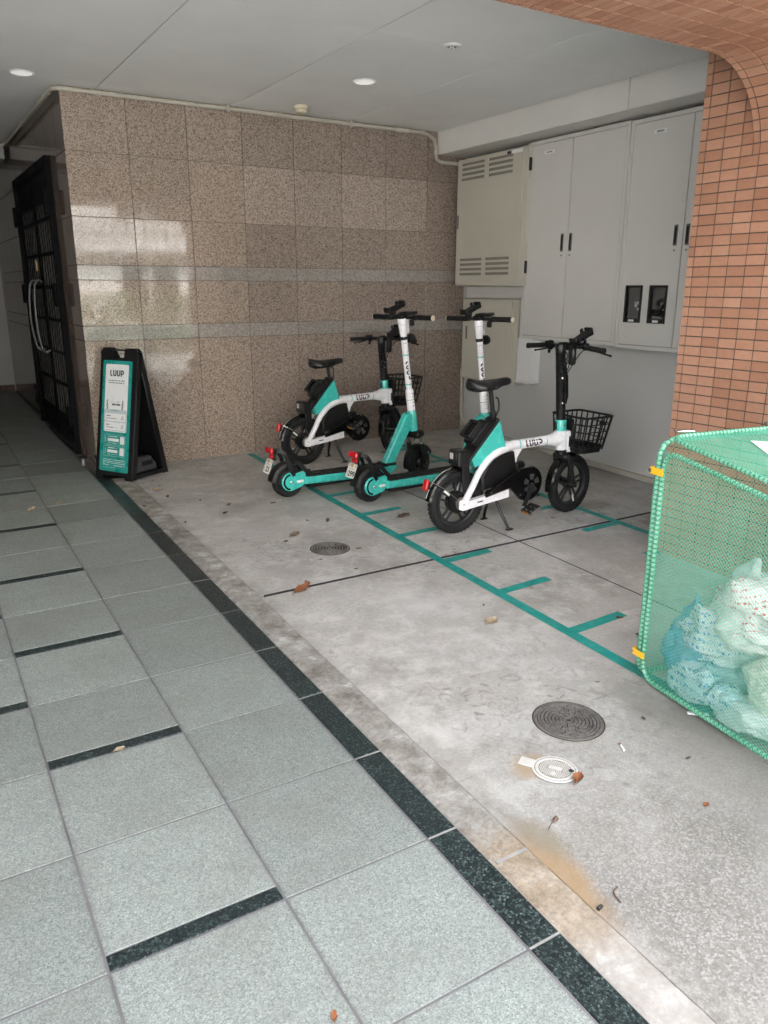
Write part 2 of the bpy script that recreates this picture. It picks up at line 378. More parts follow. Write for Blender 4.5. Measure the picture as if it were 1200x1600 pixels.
    c = blob(0.06, -5.28, 0.06, 0.2, (0.38, 0.345, 0.32), 0.5, c)
    c = blob(0.66, -4.488, 0.15, 0.15, (0.24, 0.17, 0.10), 0.5, c, 0.0, 0.3)
    c = blob(0.36, -4.63, 0.09, 0.08, (0.32, 0.21, 0.10), 0.6, c)
    c = blob(2.75, -2.6, 0.22, 0.16, (0.16, 0.12, 0.08), 0.55, c)
    c = blob(2.9, -3.05, 0.26, 0.12, (0.20, 0.15, 0.10), 0.6, c, 0.3)
    c = blob(1.15, -4.75, 0.35, 0.2, (0.22, 0.20, 0.175), 0.6, c, 0.3)
    c = blob(0.92, -5.0, 0.3, 0.25, (0.25, 0.23, 0.21), 0.5, c, 0.8)
    c = blob(0.80, -5.25, 0.5, 0.12, (0.25, 0.235, 0.215), 0.5, c, 0.5)
    c = blob(1.0, -4.62, 0.16, 0.3, (0.18, 0.168, 0.15), 0.6, c, 0.2)
    c = blob(0.55, -1.5, 0.35, 0.12, (0.24, 0.225, 0.20), 0.45, c, 0.4)
    c = blob(2.2, -3.3, 0.3, 0.5, (0.26, 0.24, 0.215), 0.5, c, 0.2)
    m.base(c)
    m.rough(m.ramp(n2, [(0.3, 0.62), (0.7, 0.9)]))
    h = m.math('ADD', m.math('MULTIPLY', n3, 0.5), m.math('ADD', n2, m.math('MULTIPLY', m.math('MULTIPLY', ag, rain), 0.8)))
    m.bump(h, 0.45, 0.004)
    return m.m
MAT['concrete'] = concrete()

def mortar():
    m = Mat('crumbling_mortar'); co = m.co('Object')
    n1 = m.noise(co, 9, 10, 0.72, 0.2); n2 = m.noise(co, 70, 7, 0.7)
    c = m.ramp(n1, [(0.3, (0.12, 0.108, 0.092)), (0.45, (0.235, 0.22, 0.197)), (0.56, (0.315, 0.30, 0.275)), (0.68, (0.50, 0.49, 0.47))])
    c = m.mix(0.6, c, m.ramp(n2, [(0.3, 0.3), (0.7, 0.65)]), 'OVERLAY')
    X, Y, Z = m.sep(co)
    yy = m.math('ABSOLUTE', m.math('ADD', Y, 5.04)); f = m.ramp(m.math('ADD', m.math('MULTIPLY', yy, 3.0), m.math('MULTIPLY_ADD', n1, 1.2, -0.6)), [(0.45, 1.0), (0.85, 0.0)])
    c = m.mix(m.math('MULTIPLY', f, 0.5), c, m.mix(m.ramp(n2, [(0.35, 0.0), (0.6, 1.0)]), (0.20, 0.135, 0.075), (0.34, 0.235, 0.13)))
    f2 = m.ramp(m.math('ADD', m.math('MULTIPLY', m.math('ABSOLUTE', m.math('ADD', Y, 5.38)), 3.5), m.math('MULTIPLY_ADD', n1, 1.2, -0.6)), [(0.3, 1.0), (0.8, 0.0)])
    c = m.mix(m.math('MULTIPLY', f2, 0.45), c, (0.36, 0.325, 0.30))
    m.base(c).rough(0.9).bump(m.math('ADD', n1, m.math('MULTIPLY', n2, 0.5)), 0.5, 0.004); return m.m
MAT['mortar'] = mortar()
MAT['pale_road'] = paint('pale_concrete_road', (0.46, 0.455, 0.44), 0.9, 0.12, 0.8, 0.3)
MAT['asphalt'] = paint('asphalt', (0.055, 0.055, 0.056), 0.9, 0.3, 3, 0.5)
MAT['ceiling'] = paint('ceiling_board', (0.83, 0.84, 0.835), 0.75, 0.05, 1.5, 0.05, 500)
MAT['ceil_gap'] = paint('ceiling_gap', (0.10, 0.10, 0.10), 0.9)
MAT['plaster'] = paint('grey_wall_paint', (0.50, 0.50, 0.49), 0.7, 0.07, 1.2, 0.12, 60)
MAT['plaster_light'] = paint('pale_beam_paint', (0.66, 0.65, 0.625), 0.75, 0.06, 1.4, 0.25, 50)
MAT['white_wall'] = paint('white_wall_paint', (0.50, 0.50, 0.49), 0.7, 0.05, 1.4, 0.1, 60)
MAT['cab'] = paint('grey_cabinet_paint', (0.62, 0.612, 0.59), 0.42, 0.035, 1.5, 0.03, 400, rvar=0.06)
MAT['cab_gap_shade'] = paint('cabinet_gap_shade', (0.03, 0.03, 0.03), 0.8)  # near black behind the doors, painting the shadow in their gaps
MAT['beige'] = paint('beige_box_paint', (0.52, 0.50, 0.43), 0.42, 0.05, 1.8, 0.03, 400, rvar=0.06)
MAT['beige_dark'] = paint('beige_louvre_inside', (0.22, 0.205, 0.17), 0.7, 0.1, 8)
MAT['pipe'] = paint('beige_conduit', (0.43, 0.405, 0.345), 0.5, 0.15, 5)
MAT['cream'] = paint('cream_plastic', (0.62, 0.56, 0.42), 0.4, 0.06, 8)
MAT['lamp_white'] = paint('white_reflector', (0.86, 0.86, 0.84), 0.35, 0.03, 8)
MAT['white'] = paint('white_frame_paint', (0.80, 0.79, 0.82), 0.28, 0.05, 10, coat=0.5, rvar=0.08, dust=0.06)
MAT['teal'] = paint('turquoise_paint', (0.05, 0.47, 0.415), 0.26, 0.03, 9, coat=0.6, rvar=0.06, dust=0.015)
MAT['teal_tape'] = paint('turquoise_tape', (0.010, 0.275, 0.24), 0.55, 0.2, 9, 0.15, 150, rvar=0.15, dust=0.25)
MAT['black'] = paint('black_plastic', (0.0075, 0.0075, 0.0082), 0.42, 0.3, 20, 0.06, 500, dust=0.02, spec=0.35)
MAT['black_gloss'] = paint('glossy_black_cover', (0.005, 0.005, 0.0055), 0.12, 0.2, 12, rvar=0.06, dust=0.015, spec=0.4)
MAT['black_metal'] = paint('black_tube', (0.007, 0.007, 0.0078), 0.33, 0.25, 16, rvar=0.1, dust=0.02, spec=0.4)
MAT['saddle'] = paint('black_leather', (0.012, 0.012, 0.013), 0.34, 0.2, 20, 0.12, 420, rvar=0.08)
MAT['rubber'] = paint('tyre_rubber', (0.011, 0.011, 0.0115), 0.72, 0.35, 25, 0.35, 160, dust=0.05, spec=0.3)
MAT['grip'] = paint('rubber_deck', (0.016, 0.016, 0.0165), 0.75, 0.3, 14, 0.4, 350, dust=0.12, spec=0.3)
MAT['alloy'] = paint('dark_alloy', (0.022, 0.022, 0.024), 0.4, 0.25, 20, metal=0.3)
MAT['dull_steel'] = paint('dull_steel', (0.17, 0.17, 0.168), 0.45, 0.15, 30, metal=0.6)
MAT['chrome'] = paint('chrome', (0.75, 0.74, 0.72), 0.16, 0.1, 25, metal=1.0, rvar=0.08)
MAT['chain'] = paint('steel_chain', (0.42, 0.38, 0.33), 0.35, 0.3, 200, metal=0.9)
MAT['ink'] = paint('black_print', (0.012, 0.012, 0.014), 0.4, 0.1, 20)
MAT['blue_ring'] = paint('pale_turquoise_band', (0.14, 0.55, 0.55), 0.3, 0.05, 20)
MAT['orange'] = paint('amber_reflector', (0.40, 0.15, 0.02), 0.2, 0.1, 20)
MAT['reflect_white'] = paint('white_reflector_strip', (0.72, 0.73, 0.70), 0.2, 0.08, 40)
MAT['plate'] = paint('number_plate_white', (0.72, 0.72, 0.66), 0.4, 0.05, 20)
MAT['gold'] = paint('gold_sticker', (0.42, 0.33, 0.12), 0.4, 0.15, 30)
MAT['iron'] = paint('cast_iron', (0.15, 0.138, 0.128), 0.6, 0.35, 40, 0.4, 220, metal=0.2, dust=0.35)
MAT['iron_dark'] = paint('cast_iron_recess', (0.03, 0.029, 0.028), 0.8, 0.4, 40, 0.3)
MAT['lid_white'] = paint('white_cover_paint', (0.58, 0.56, 0.53), 0.6, 0.12, 30, dust=0.2)
MAT['lid_beige'] = paint('worn_beige_cover', (0.27, 0.245, 0.205), 0.7, 0.25, 45, 0.4, 200)
MAT['joint_black'] = paint('black_joint_filler', (0.014, 0.014, 0.017), 0.7, 0.3, 30)
MAT['leaf1'] = paint('orange_dry_leaf', (0.235, 0.085, 0.032), 0.65, 0.35, 40, 0.3)
MAT['leaf2'] = paint('grey_brown_leaf', (0.20, 0.155, 0.11), 0.75, 0.35, 40, 0.3)
MAT['leaf3'] = paint('dark_brown_leaf', (0.10, 0.062, 0.042), 0.7, 0.35, 40, 0.3)
MAT['leaf4'] = paint('pale_dry_leaf', (0.42, 0.33, 0.22), 0.7, 0.3, 40, 0.3)
MAT['dark_glass'] = paint('dark_window_glass', (0.010, 0.010, 0.011), 0.06, 0.1, 10, rvar=0.03)
MAT['door_metal'] = paint('black_door_metal', (0.004, 0.0042, 0.005), 0.6, 0.2, 8, spec=0.08)
MAT['door_glass'] = paint('dim_door_glass', (0.15, 0.14, 0.125), 0.5, 0.1, 3, rvar=0.05)
MAT['yellow'] = paint('yellow_strap', (0.86, 0.46, 0.02), 0.45, 0.08, 30)
MAT['sign_teal'] = paint('sign_turquoise_print', (0.015, 0.27, 0.235), 0.32, 0.03, 5)
MAT['sign_white'] = paint('sign_white_print', (0.74, 0.75, 0.76), 0.32, 0.02, 5)
MAT['sign_grey'] = paint('sign_pale_grey_print', (0.47, 0.53, 0.56), 0.32, 0.02, 5)
MAT['sign_mark'] = paint('sign_dark_print', (0.10, 0.11, 0.13), 0.4, 0.05, 5)
MAT['weight'] = paint('dark_grey_weight', (0.045, 0.048, 0.055), 0.38, 0.15, 14, dust=0.1)
MAT['duct'] = paint('pale_duct_paint', (0.74, 0.745, 0.75), 0.5, 0.03, 6)
MAT['paper'] = paint('white_paper', (0.80, 0.81, 0.82), 0.6, 0.03, 10)
def lit():
    m = Mat('lit_diffuser'); m.b.inputs['Base Color'].default_value = (0.85, 0.85, 0.83, 1); m.b.inputs['Emission Color'].default_value = (1, 0.98, 0.95, 1); m.b.inputs['Emission Strength'].default_value = 0.034; m.rough(0.4); return m.m
MAT['lamp_lit'] = lit()
def lens():
    m = Mat('red_lens'); m.b.inputs['Base Color'].default_value = (0.55, 0.006, 0.012, 1); m.rough(0.12)
    v = m.voro(m.co(), 260, 'Distance'); m.bump(v, 0.5, 0.002); m.b.inputs['Coat Weight'].default_value = 0.6; return m.m
MAT['red'] = lens()
def netmat(name, col, lt):
    m = Mat(name); co = m.co('Object'); n1 = m.noise(co, 9, 6); c = m.ramp(n1, [(0.3, col), (0.7, lt)]); m.base(c).rough(0.45)
    m.b.inputs['Subsurface Weight'].default_value = 0.0
    tr = m.n('BsdfTranslucent'); m.l(c, tr.inputs['Color']); mx = m.n('MixShader'); mx.inputs[0].default_value = 0.25
    m.l(m.b.outputs[0], mx.inputs[1]); m.l(tr.outputs[0], mx.inputs[2]); m.l(mx.outputs[0], m.out.inputs['Surface']); return m.m
MAT['net'] = netmat('green_netting', (0.07, 0.44, 0.29), (0.15, 0.56, 0.40))
MAT['rope'] = netmat('green_binding_cord', (0.012, 0.25, 0.12), (0.03, 0.36, 0.19))
MAT['rope_core'] = netmat('pale_green_tube', (0.20, 0.48, 0.34), (0.34, 0.60, 0.47))
def bagmat(name, a, b, alpha=0.85, prt=None, pscale=14):
    m = Mat(name); co = m.co('Object', 5.0)
    c = m.ramp(m.noise(co, 7, 6, 0.6, 1.0), [(0.35, a), (0.65, b)])
    if prt:
        mp = m.n('Mapping'); mp.inputs['Scale'].default_value = (120.0, 120.0, 48.0); mp.inputs['Rotation'].default_value = (0.3, 0.5, 0.2); m.l(co, mp.inputs['Vector'])
        g1 = m.ramp(m.noise(mp.outputs[0], 1.0, 2, 0.5), [(0.53, 0.0), (0.56, 1.0)])
        wv = m.n('TexWave'); wv.bands_direction = 'Z'; wv.inputs['Scale'].default_value = pscale * 0.5; wv.inputs['Distortion'].default_value = 1.2; m.l(co, wv.inputs['Vector'])
        row = m.ramp(wv.outputs['Fac'], [(0.55, 0.0), (0.62, 1.0)]); blk = m.ramp(m.noise(co, 6.0, 2), [(0.46, 0.0), (0.50, 1.0)])
        c = m.mix(m.math('MULTIPLY', m.math('MULTIPLY', g1, row), m.math('MULTIPLY', blk, 0.85)), c, prt)
    m.base(c).rough(0.16)
    cr1 = m.voro(co, 13, 'Distance'); cr2 = m.voro(co, 34, 'Distance')
    m.bump(m.math('ADD', cr1, m.math('MULTIPLY', cr2, 0.45)), 0.9, 0.02)
    tr = m.n('BsdfTranslucent'); m.l(c, tr.inputs['Color']); mx = m.n('MixShader'); mx.inputs[0].default_value = 0.35
    m.l(m.b.outputs[0], mx.inputs[1]); m.l(tr.outputs[0], mx.inputs[2])
    tp = m.n('BsdfTransparent'); m2 = m.n('MixShader'); m2.inputs[0].default_value = alpha; m.l(tp.outputs[0], m2.inputs[1]); m.l(mx.outputs[0], m2.inputs[2])
    m.l(m2.outputs[0], m.out.inputs['Surface']); return m.m
# ------------------------------------------------------------ ground, paving, concrete
def sheet(name, x0, x1, y0, y1, dz, mat, parent=None, nx=1, ny=1):
    mb = MB(); g = [(x0 + (x1 - x0) * i / nx, y0 + (y1 - y0) * j / ny) for j in range(ny + 1) for i in range(nx + 1)]
    mb.add([(x, y, fz(x, y) + dz) for x, y in g], [(j * (nx + 1) + i, j * (nx + 1) + i + 1, (j + 1) * (nx + 1) + i + 1, (j + 1) * (nx + 1) + i) for j in range(ny) for i in range(nx)])
    return obj(name, mb, mat, parent, smooth=False)

gmb = MB(); gmb.add([(-150, -160, -0.42), (150, -160, -0.42), (150, 60, -0.42), (-150, 60, -0.42)], [(0, 1, 2, 3)])
tag(obj('ground', gmb, MAT['asphalt'], smooth=False), kind='structure')

TH = -0.0123; TW = 0.4376; TL = 0.432; AX, AY = -0.0736, -0.8411
ex = V((math.cos(TH), math.sin(TH), 0)); ey = V((-math.sin(TH), math.cos(TH), 0))     # across / along the paving
def pave(u, s): p = V((AX, AY, 0)) + ex * u + ey * s; return (p.x, p.y)
PROT = (SLOPE[0], SLOPE[1], TH)
pavement = tag(link('pavement', None), kind='structure')
pb = MB(); c = [pave(-5 * TW - 0.8, -13.2 * TL), pave(0.1, -13.2 * TL), pave(0.1, 12.6 * TL), pave(-5 * TW - 0.8, 12.6 * TL)]
pb.add([(x, y, fz(x, y) - 0.0025) for x, y in c] + [(x, y, fz(x, y) - 0.2) for x, y in c], [(0, 1, 2, 3), (7, 6, 5, 4), (0, 4, 5, 1), (1, 5, 6, 2), (2, 6, 7, 3), (3, 7, 4, 0)])
obj('mortar_bed', pb, MAT['grout'], pavement, smooth=False)
def slab_mesh(name, lx, ly, mat, h=0.02, b=0.0015):
    mb = MB(); mb.cbox((0, 0, -h / 2), (lx, ly, h), b); return mb.mesh(name, mat, 30)
tile_full = slab_mesh('paving_tile', TW - 0.006, TL - 0.006, MAT['tile'])
SW = 0.048
tile_cut = slab_mesh('paving_tile_cut', TW - 0.006, TL - SW - 0.010, MAT['tile'])
strip_m = slab_mesh('dark_strip', TW - 0.006, SW, MAT['green'])
edge_m = slab_mesh('dark_edge', 0.094, TL - 0.007, MAT['green'])
def put(me, name, u, s, parent, dz=0.0):
    x, y = pave(u, s); o = link(name, me, parent, (x, y, fz(x, y) + dz), PROT)
    return o
for k in range(-14, 12):                    # k counts tiles away from the sign; joint k lies at s = -k*TL
    s0 = -k * TL                            # far joint of this tile
    for cI in range(4):
        if k > 11 and cI > 1: continue
        u = -(cI + 0.5) * TW; jz = random.uniform(-0.0007, 0.0007)
        strip = cI > 0 and ((k + cI) % 2 == 1)
        if cI == 2 and k == 7: strip = False
        if strip and k >= -9:               # a dark strip closes the near end of every second tile
            put(tile_cut, 'tile', u, s0 - (TL - SW - 0.004) / 2, pavement, jz)
            put(strip_m, 'strip', u, s0 - TL + SW / 2 + 0.0035, pavement, jz * 0.5)
        else:
            put(tile_full, 'tile', u, s0 - TL / 2, pavement, jz)
    if k >= -2: put(edge_m, 'edge_stone', 0.0515, s0 - TL / 2, pavement, random.uniform(-0.0005, 0.0005))

wp = MB(); wp.add([(x, y, fz(x, y) - 0.006) for x, y in ((-12, -6.6), (-1.9, -6.6), (-1.9, 4.7), (-12, 4.7))], [(0, 1, 2, 3)]); obj('paving_beyond', wp, MAT['tile'], pavement, smooth=False)
ej = MB()                                   # pale mortar between the dark edge stones
for k in range(-2, 13):
    x, y = pave(0.0515, -k * TL); ej.box((x, y, fz(x, y) - 0.0042), (0.094, 0.0062, 0.006), None)
obj('pale_joint', ej, MAT['grout_light'], pavement, smooth=False)
# concrete slabs with open joints, and the crumbling mortar strip beside the paving
slab = tag(link('concrete_floor', None), kind='structure')
jb = MB()
jb.add([(x, y, fz(x, y) - 0.0018) for x, y in ((0.125, -6.6), (5.2, -6.6), (5.2, 0.02), (0.19, 0.02))] + [(x, y, fz(x, y) - 0.25) for x, y in ((0.125, -6.6), (5.2, -6.6), (5.2, 0.02), (0.19, 0.02))], [(0, 1, 2, 3), (7, 6, 5, 4), (0, 4, 5, 1), (1, 5, 6, 2), (2, 6, 7, 3), (3, 7, 4, 0)])
obj('joint_filler', jb, MAT['joint_black'], slab, smooth=False)
def cslab(x0, x1, y0, y1, name='slab', mat='concrete', h=0.02, wob=0.0, dz=0.0, lx=None):
    """slab with a slightly crumbled outline; lx(y) overrides the left edge"""
    mb = MB(); n = 1 if not wob else 60; L = []; Rr = []
    for i in range(n + 1):
        y = y0 + (y1 - y0) * i / n; a = (lx(y) if lx else x0)
        if wob: a += wob * (mnoise.noise(V((x0 * 7, y * 14, 1))) + 0.7 * mnoise.noise(V((3, y * 47, 2))))
        L.append((a, y)); Rr.append((x1, y))
    top = [(x, y, fz(x, y) + dz) for x, y in L] + [(x, y, fz(x, y) + dz) for x, y in Rr]; bot = [(x, y, z - h) for x, y, z in top]
    m = n + 1; o = 2 * m; fs = []
    for i in range(n): fs.append((i, m + i, m + i + 1, i + 1)); fs.append((i, i + 1, o + i + 1, o + i)); fs.append((m + i + 1, m + i, o + m + i, o + m + i + 1))
    fs += [(0, o, o + m, m), (n, m + n, o + m + n, o + n)]
    mb.add(top + bot, fs); return obj(name, mb, MAT[mat], slab, smooth=False)
def kerb_x(y):                              # where the mortar strip meets the slab
    pts = [(-6.6, 0.085), (-4.9, 0.098), (-4.25, 0.112), (-3.58, 0.122), (-2.9, 0.138), (-1.58, 0.15), (-0.95, 0.164), (0.0, 0.17)]
    for (a, b), (c_, d) in zip(pts, pts[1:]):
        if y <= c_: return b + (d - b) * (y - a) / (c_ - a)
    return pts[-1][1]
J = 0.014
lf = lambda y: kerb_x(y) + 0.0008
cslab(0, 1.79 - 0.0065, -6.6, -2.915 - J, lx=lf, wob=0.0015); cslab(1.79 + 0.0065, 5.2, -6.6, -2.915 - J)
cslab(0, 1.79 - 0.0065, -2.915 + J, -1.085, lx=lf, wob=0.0015); cslab(1.79 + 0.0065, 5.2, -2.915 + J, -1.085)
cslab(0, 1.79 - 0.003, -1.081, 0.012, lx=lf, wob=0.0015); cslab(1.79 + 0.003, 5.2, -1.081, 0.012)
def edge_r(y): return AX + 0.1 + (y - AY) * math.tan(-TH) * 1.0 + 0.0065
ky = [-6.6, -6.22, -5.56, -4.90, -4.245, -3.578, -2.913, -2.26, -1.63, -0.98, -0.33]
kj = MB()
for a, b in zip(ky, ky[1:]):
    mb = MB(); n = 34; m = n + 1; L = []; Rr = []
    for i in range(m):
        y = a + 0.006 + (b - a - 0.012) * i / n
        xl = edge_r(y) + max(0, 0.004 + 0.010 * (mnoise.noise(V((1, y * 11, 5))) + 0.6 * mnoise.noise(V((2, y * 39, 5)))))
        L.append((xl, y)); Rr.append((kerb_x(y) - 0.0006 + 0.0007 * mnoise.noise(V((y * 30, 4, 4))), y))
    rows = []
    for t in (0, 0.2, 0.5, 0.8, 1.0):
        rows.append([(l[0] + (r[0] - l[0]) * t, l[1], fz(l[0], l[1]) - 0.001 + (0.0035 * mnoise.noise(V((l[0] * 20 + t * 5, l[1] * 24, 3))) - (0.005 if t == 0 else 0))) for l, r in zip(L, Rr)])
    mb.add([p for r_ in rows for p in r_], [(q * m + i, (q + 1) * m + i, (q + 1) * m + i + 1, q * m + i + 1) for q in range(4) for i in range(n)])
    obj('kerb_stone', mb, MAT['mortar'], slab, angle=60)
    kj.box(((edge_r(b) + kerb_x(b)) / 2 + 0.004, b, fz(0.07, b) - 0.004), (kerb_x(b) - edge_r(b) - 0.006, 0.011, 0.006))
kj.bx(-0.001, 0.16, -6.55, -0.3, -0.5, -0.45)
obj('pale_joint', kj, MAT['grout_light'], slab)
jw = MB()                                   # pale mortar filling between paving edge stones and kerb, below both tops
jw.add([(x, y, fz(x, y) - 0.006) for x, y in ((edge_r(-6.6) - 0.004, -6.6), (0.125, -6.6), (0.17, -0.3), (edge_r(-0.3) - 0.004, -0.3))], [(0, 1, 2, 3)])
obj('mortar_fill', jw, MAT['mortar'], slab)

# turquoise tape lines marking the parking bays
tape = tag(link('tape_marking', None), 'turquoise adhesive tape laid as parking bay lines on the concrete floor', 'floor tape')
def strip(p, q, wd, dz=0.0016, name='tape_strip'):
    a = V((p[0], p[1], 0)); b = V((q[0], q[1], 0)); t = (b - a).normalized(); n = V((-t.y, t.x, 0)) * (wd / 2); N = max(2, int((b - a).length / 0.04)); mb = MB(); vs = []
    for i in range(N + 1):
        c_ = a + (b - a) * (i / N); e = 1 + 0.04 * mnoise.noise(V((c_.x * 9, c_.y * 9, 3)))
        for s_ in (-1, 1):
            x, y = c_.x + n.x * s_ * e, c_.y + n.y * s_ * e; vs.append((x, y, fz(x, y) + dz))
    mb.add(vs, [(2 * i, 2 * i + 1, 2 * i + 3, 2 * i + 2) for i in range(N)])
    return obj(name, mb, MAT['teal_tape'], tape)
strip((1.255, -0.05), (1.157, -4.75), 0.058)
strip((2.60, -0.06), (2.592, -3.43), 0.058)
for y in (-0.55, -1.05, -1.53, -2.02, -2.495, -2.975, -3.46, -3.965): strip((1.195, y), (1.535, y + 0.015), 0.058, 0.0022)
for y in (-0.55, -1.05, -1.53, -2.02, -2.495, -2.975, -3.46): strip((2.27, y), (2.60, y + 0.012), 0.058, 0.0022)

# ------------------------------------------------------------ granite back wall (panels 442 mm on the module)
PW = 0.4424; ROWS = [-0.06, 0.9895, 1.0995, 1.4325, 1.5385, 1.8735, 2.3095, 2.745]
ROWMAT = ['granite', 'band', 'granite', 'band', 'granite', 'granite', 'granite']
gw = thing('granite_wall', 'speckled pink granite panel wall with two paler bands behind the scooters', 'stone wall', (0, 0.025, 0))
mb = MB(); mb.bx(0.012, 3.62, -0.017, 0.2, -0.2, 2.9); obj('wall_core', mb, MAT['wall_joint'], gw, smooth=False)
G = 0.002
pm = {}
for r_ in range(7):
    h = ROWS[r_ + 1] - ROWS[r_]
    for i in range(8):
        if r_ not in pm:
            mb = MB(); mb.cbox((0, 0, 0), (PW - 2 * G, 0.022, h - 2 * G), 0.001); pm[r_] = mb.mesh('granite_panel', MAT[ROWMAT[r_]], 30)
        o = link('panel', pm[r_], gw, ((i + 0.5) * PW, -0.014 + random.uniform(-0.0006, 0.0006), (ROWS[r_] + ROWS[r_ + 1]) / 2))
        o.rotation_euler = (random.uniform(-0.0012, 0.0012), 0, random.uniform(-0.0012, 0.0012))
        o.color = (1.12, 1.11, 1.10, 1) if (r_ == 5 and 3 <= i <= 6) else ((0.94, 0.92, 0.9, 1) if i > 2 else (1.06, 1.04, 1.0, 1))  # paler block is stone tone; left brighter, right darker paints in the light falloff
# wall of the entrance passage running back from the granite corner, with the door opening
pw = thing('passage_wall', 'dark polished brown granite wall of the passage beside the black door', 'stone wall', (0.025, 2.3, 0))
mb = MB(); mb.bx(-0.003, 0.2, -2.09, -1.70, -0.2, 2.9); mb.bx(-0.003, 0.2, 0.12, 2.5, -0.2, 2.9); mb.bx(-0.003, 0.2, -1.70, 0.12, 2.36, 2.9)
obj('wall_core', mb, MAT['wall_joint'], pw, smooth=False)
DY0, DY1, DZ1 = 0.60, 2.42, 2.352
for r_ in range(7):
    for i in range(-1, 11):
        y0, y1 = i * PW + 0.3, (i + 1) * PW + 0.3; z0, z1 = ROWS[r_], ROWS[r_ + 1]
        y0 = max(y0, 0.0)
        for a, b, zz0, zz1 in ((y0, min(y1, DY0), z0, z1), (max(y0, DY1), y1, z0, z1), (max(y0, DY0), min(y1, DY1), max(z0, DZ1), z1)):
            if b - a > 0.02 and zz1 - zz0 > 0.02 and b <= 4.75:
                mb = MB(); mb.cbox((0, 0, 0), (0.022, b - a - 2 * G, zz1 - zz0 - 2 * G), 0.001)
                obj('panel', mb, MAT['granite_flat'], pw, (-0.014, (a + b) / 2 - 2.3, (zz0 + zz1) / 2))
# black double door with bars
dr = thing('entrance_door', 'black barred double entrance door with curved chrome handles in the dark passage', 'door', (0.0, 1.51, 0.02))
def dobj(name, mb, mat, par=dr): return obj(name, mb, MAT[mat], par)
mb = MB()
for a, b, c_, d in ((-0.91, -0.85, 0, 2.33), (0.85, 0.91, 0, 2.33), (-0.85, 0.85, 2.25, 2.33), (-0.85, 0.85, 0, 0.03)): mb.bx(-0.045, 0.05, a, b, c_, d, 0.003)
dobj('door_frame', mb, 'door_metal')
for sgn in (-1, 1):
    leaf = link('door_leaf', None, dr); mb = MB(); y0, y1 = (0.006, 0.846) if sgn > 0 else (-0.846, -0.006)
    for a, b, c_, d in ((y0, y0 + 0.06, 0.035, 2.245), (y1 - 0.075, y1, 0.035, 2.245), (y0 + 0.075, y1 - 0.075, 2.02, 2.245), (y0 + 0.075, y1 - 0.075, 0.035, 0.28)): mb.bx(-0.016, 0.01, a, b, c_, d, 0.003)
    obj('leaf_frame', mb, MAT['door_metal'], leaf)
    mb = MB(); mb.bx(-0.004, 0.004, y0 + 0.07, y1 - 0.07, 0.25, 2.05); obj('pane', mb, MAT['door_glass'], leaf)
    for i in range(1, 6):
        y = y0 + 0.075 + (y1 - y0 - 0.15) * i / 6; mb = MB(); mb.box((-0.0075, y, 1.15), (0.006, 0.022, 1.76)); obj('bar', mb, MAT['door_metal'], leaf)
    for i in range(6):
        z = 0.55 + i * 0.27; mb = MB(); mb.box((-0.008, (y0 + y1) / 2, z), (0.008, y1 - y0 - 0.15, 0.03)); obj('bar', mb, MAT['door_metal'], leaf)
    ym = 0.13 * sgn
    pts = spline([(-0.035, ym, 0.82), (-0.07, ym, 0.80), (-0.105, ym + 0.01 * sgn, 0.86), (-0.125, ym + 0.03 * sgn, 1.1), (-0.105, ym + 0.01 * sgn, 1.36), (-0.07, ym, 1.42), (-0.035, ym, 1.40)], 7)
    mb = MB(); mb.tube(pts, 0.009, 10); obj('handle', mb, MAT['dull_steel'], leaf)
    for z in (0.32, 1.3, 2.0):
        yy = y1 + 0.02 if sgn > 0 else y0 - 0.02; mb = MB(); mb.bx(-0.075, -0.03, yy - 0.03, yy + 0.03, z - 0.09, z + 0.09, 0.008); obj('hinge', mb, MAT['door_metal'], leaf)
mb = MB(); mb.bx(-0.0385, -0.0355, 0.02, 0.07, 1.5, 1.58); dobj('yellow_sticker', mb, 'yellow')
mb = MB(); mb.bx(-0.0385, -0.0355, 0.085, 0.11, 1.5, 1.59); dobj('white_sticker', mb, 'plate')
st = thing('door_stop', 'small round metal door stop on the paving by the passage wall corner', 'door stop', (-0.06, 0.22, fz(-0.06, 0.22)))
mb = MB(); mb.lathe([(0, 0), (0.022, 0), (0.02, 0.006), (0.02, 0.05), (0.017, 0.055), (0, 0.055)], 16); obj('post', mb, MAT['dull_steel'], st)
mb = MB(); mb.lathe([(0.017, 0.055), (0.026, 0.057), (0.026, 0.07), (0, 0.07)], 16); obj('rubber_cap', mb, MAT['rubber'], st)
# end wall, side wall and an added inner wall of the passage, dropped beam
ew = thing('passage_end_wall', 'plain pale wall closing the far end of the dark passage', 'wall', (-1.3, 4.6, 0))
mb = MB(); mb.bx(-4.7, 1.33, 0, 0.15, -0.1, 2.9); obj('wall_face', mb, MAT['white_wall'], ew, smooth=False)
mb = MB(); mb.bx(-4.69, 1.29, -0.015, -0.001, 0.05, 0.2); obj('skirting', mb, MAT['granite_flat'], ew, smooth=False)
sw = thing('passage_side_wall', 'plain grey wall on the far side of the covered walkway', 'wall', (-6.0, 0, 0))
mb = MB(); mb.bx(-0.15, 0.0, -4.7, 4.75, -0.4, 2.9); obj('wall_face', mb, MAT['plaster'], sw, smooth=False)
iw = thing('added_passage_wall', 'dark granite wall facing the black door across the passage', 'stone wall', (-1.4, 2.2, 0))
mb = MB(); mb.bx(-0.15, 0, -2.3, 2.4, -0.2, 2.715); mb.bx(-4.55, -0.15, -2.3, -2.15, -0.2, 2.715); obj('wall_face', mb, MAT['granite_flat'], iw, smooth=False)  # wall and its return added out of view to darken the passage
pbm = thing('passage_beam', 'pale dropped beam crossing the ceiling of the dark passage', 'beam', (-1.35, 2.95, 2.72))
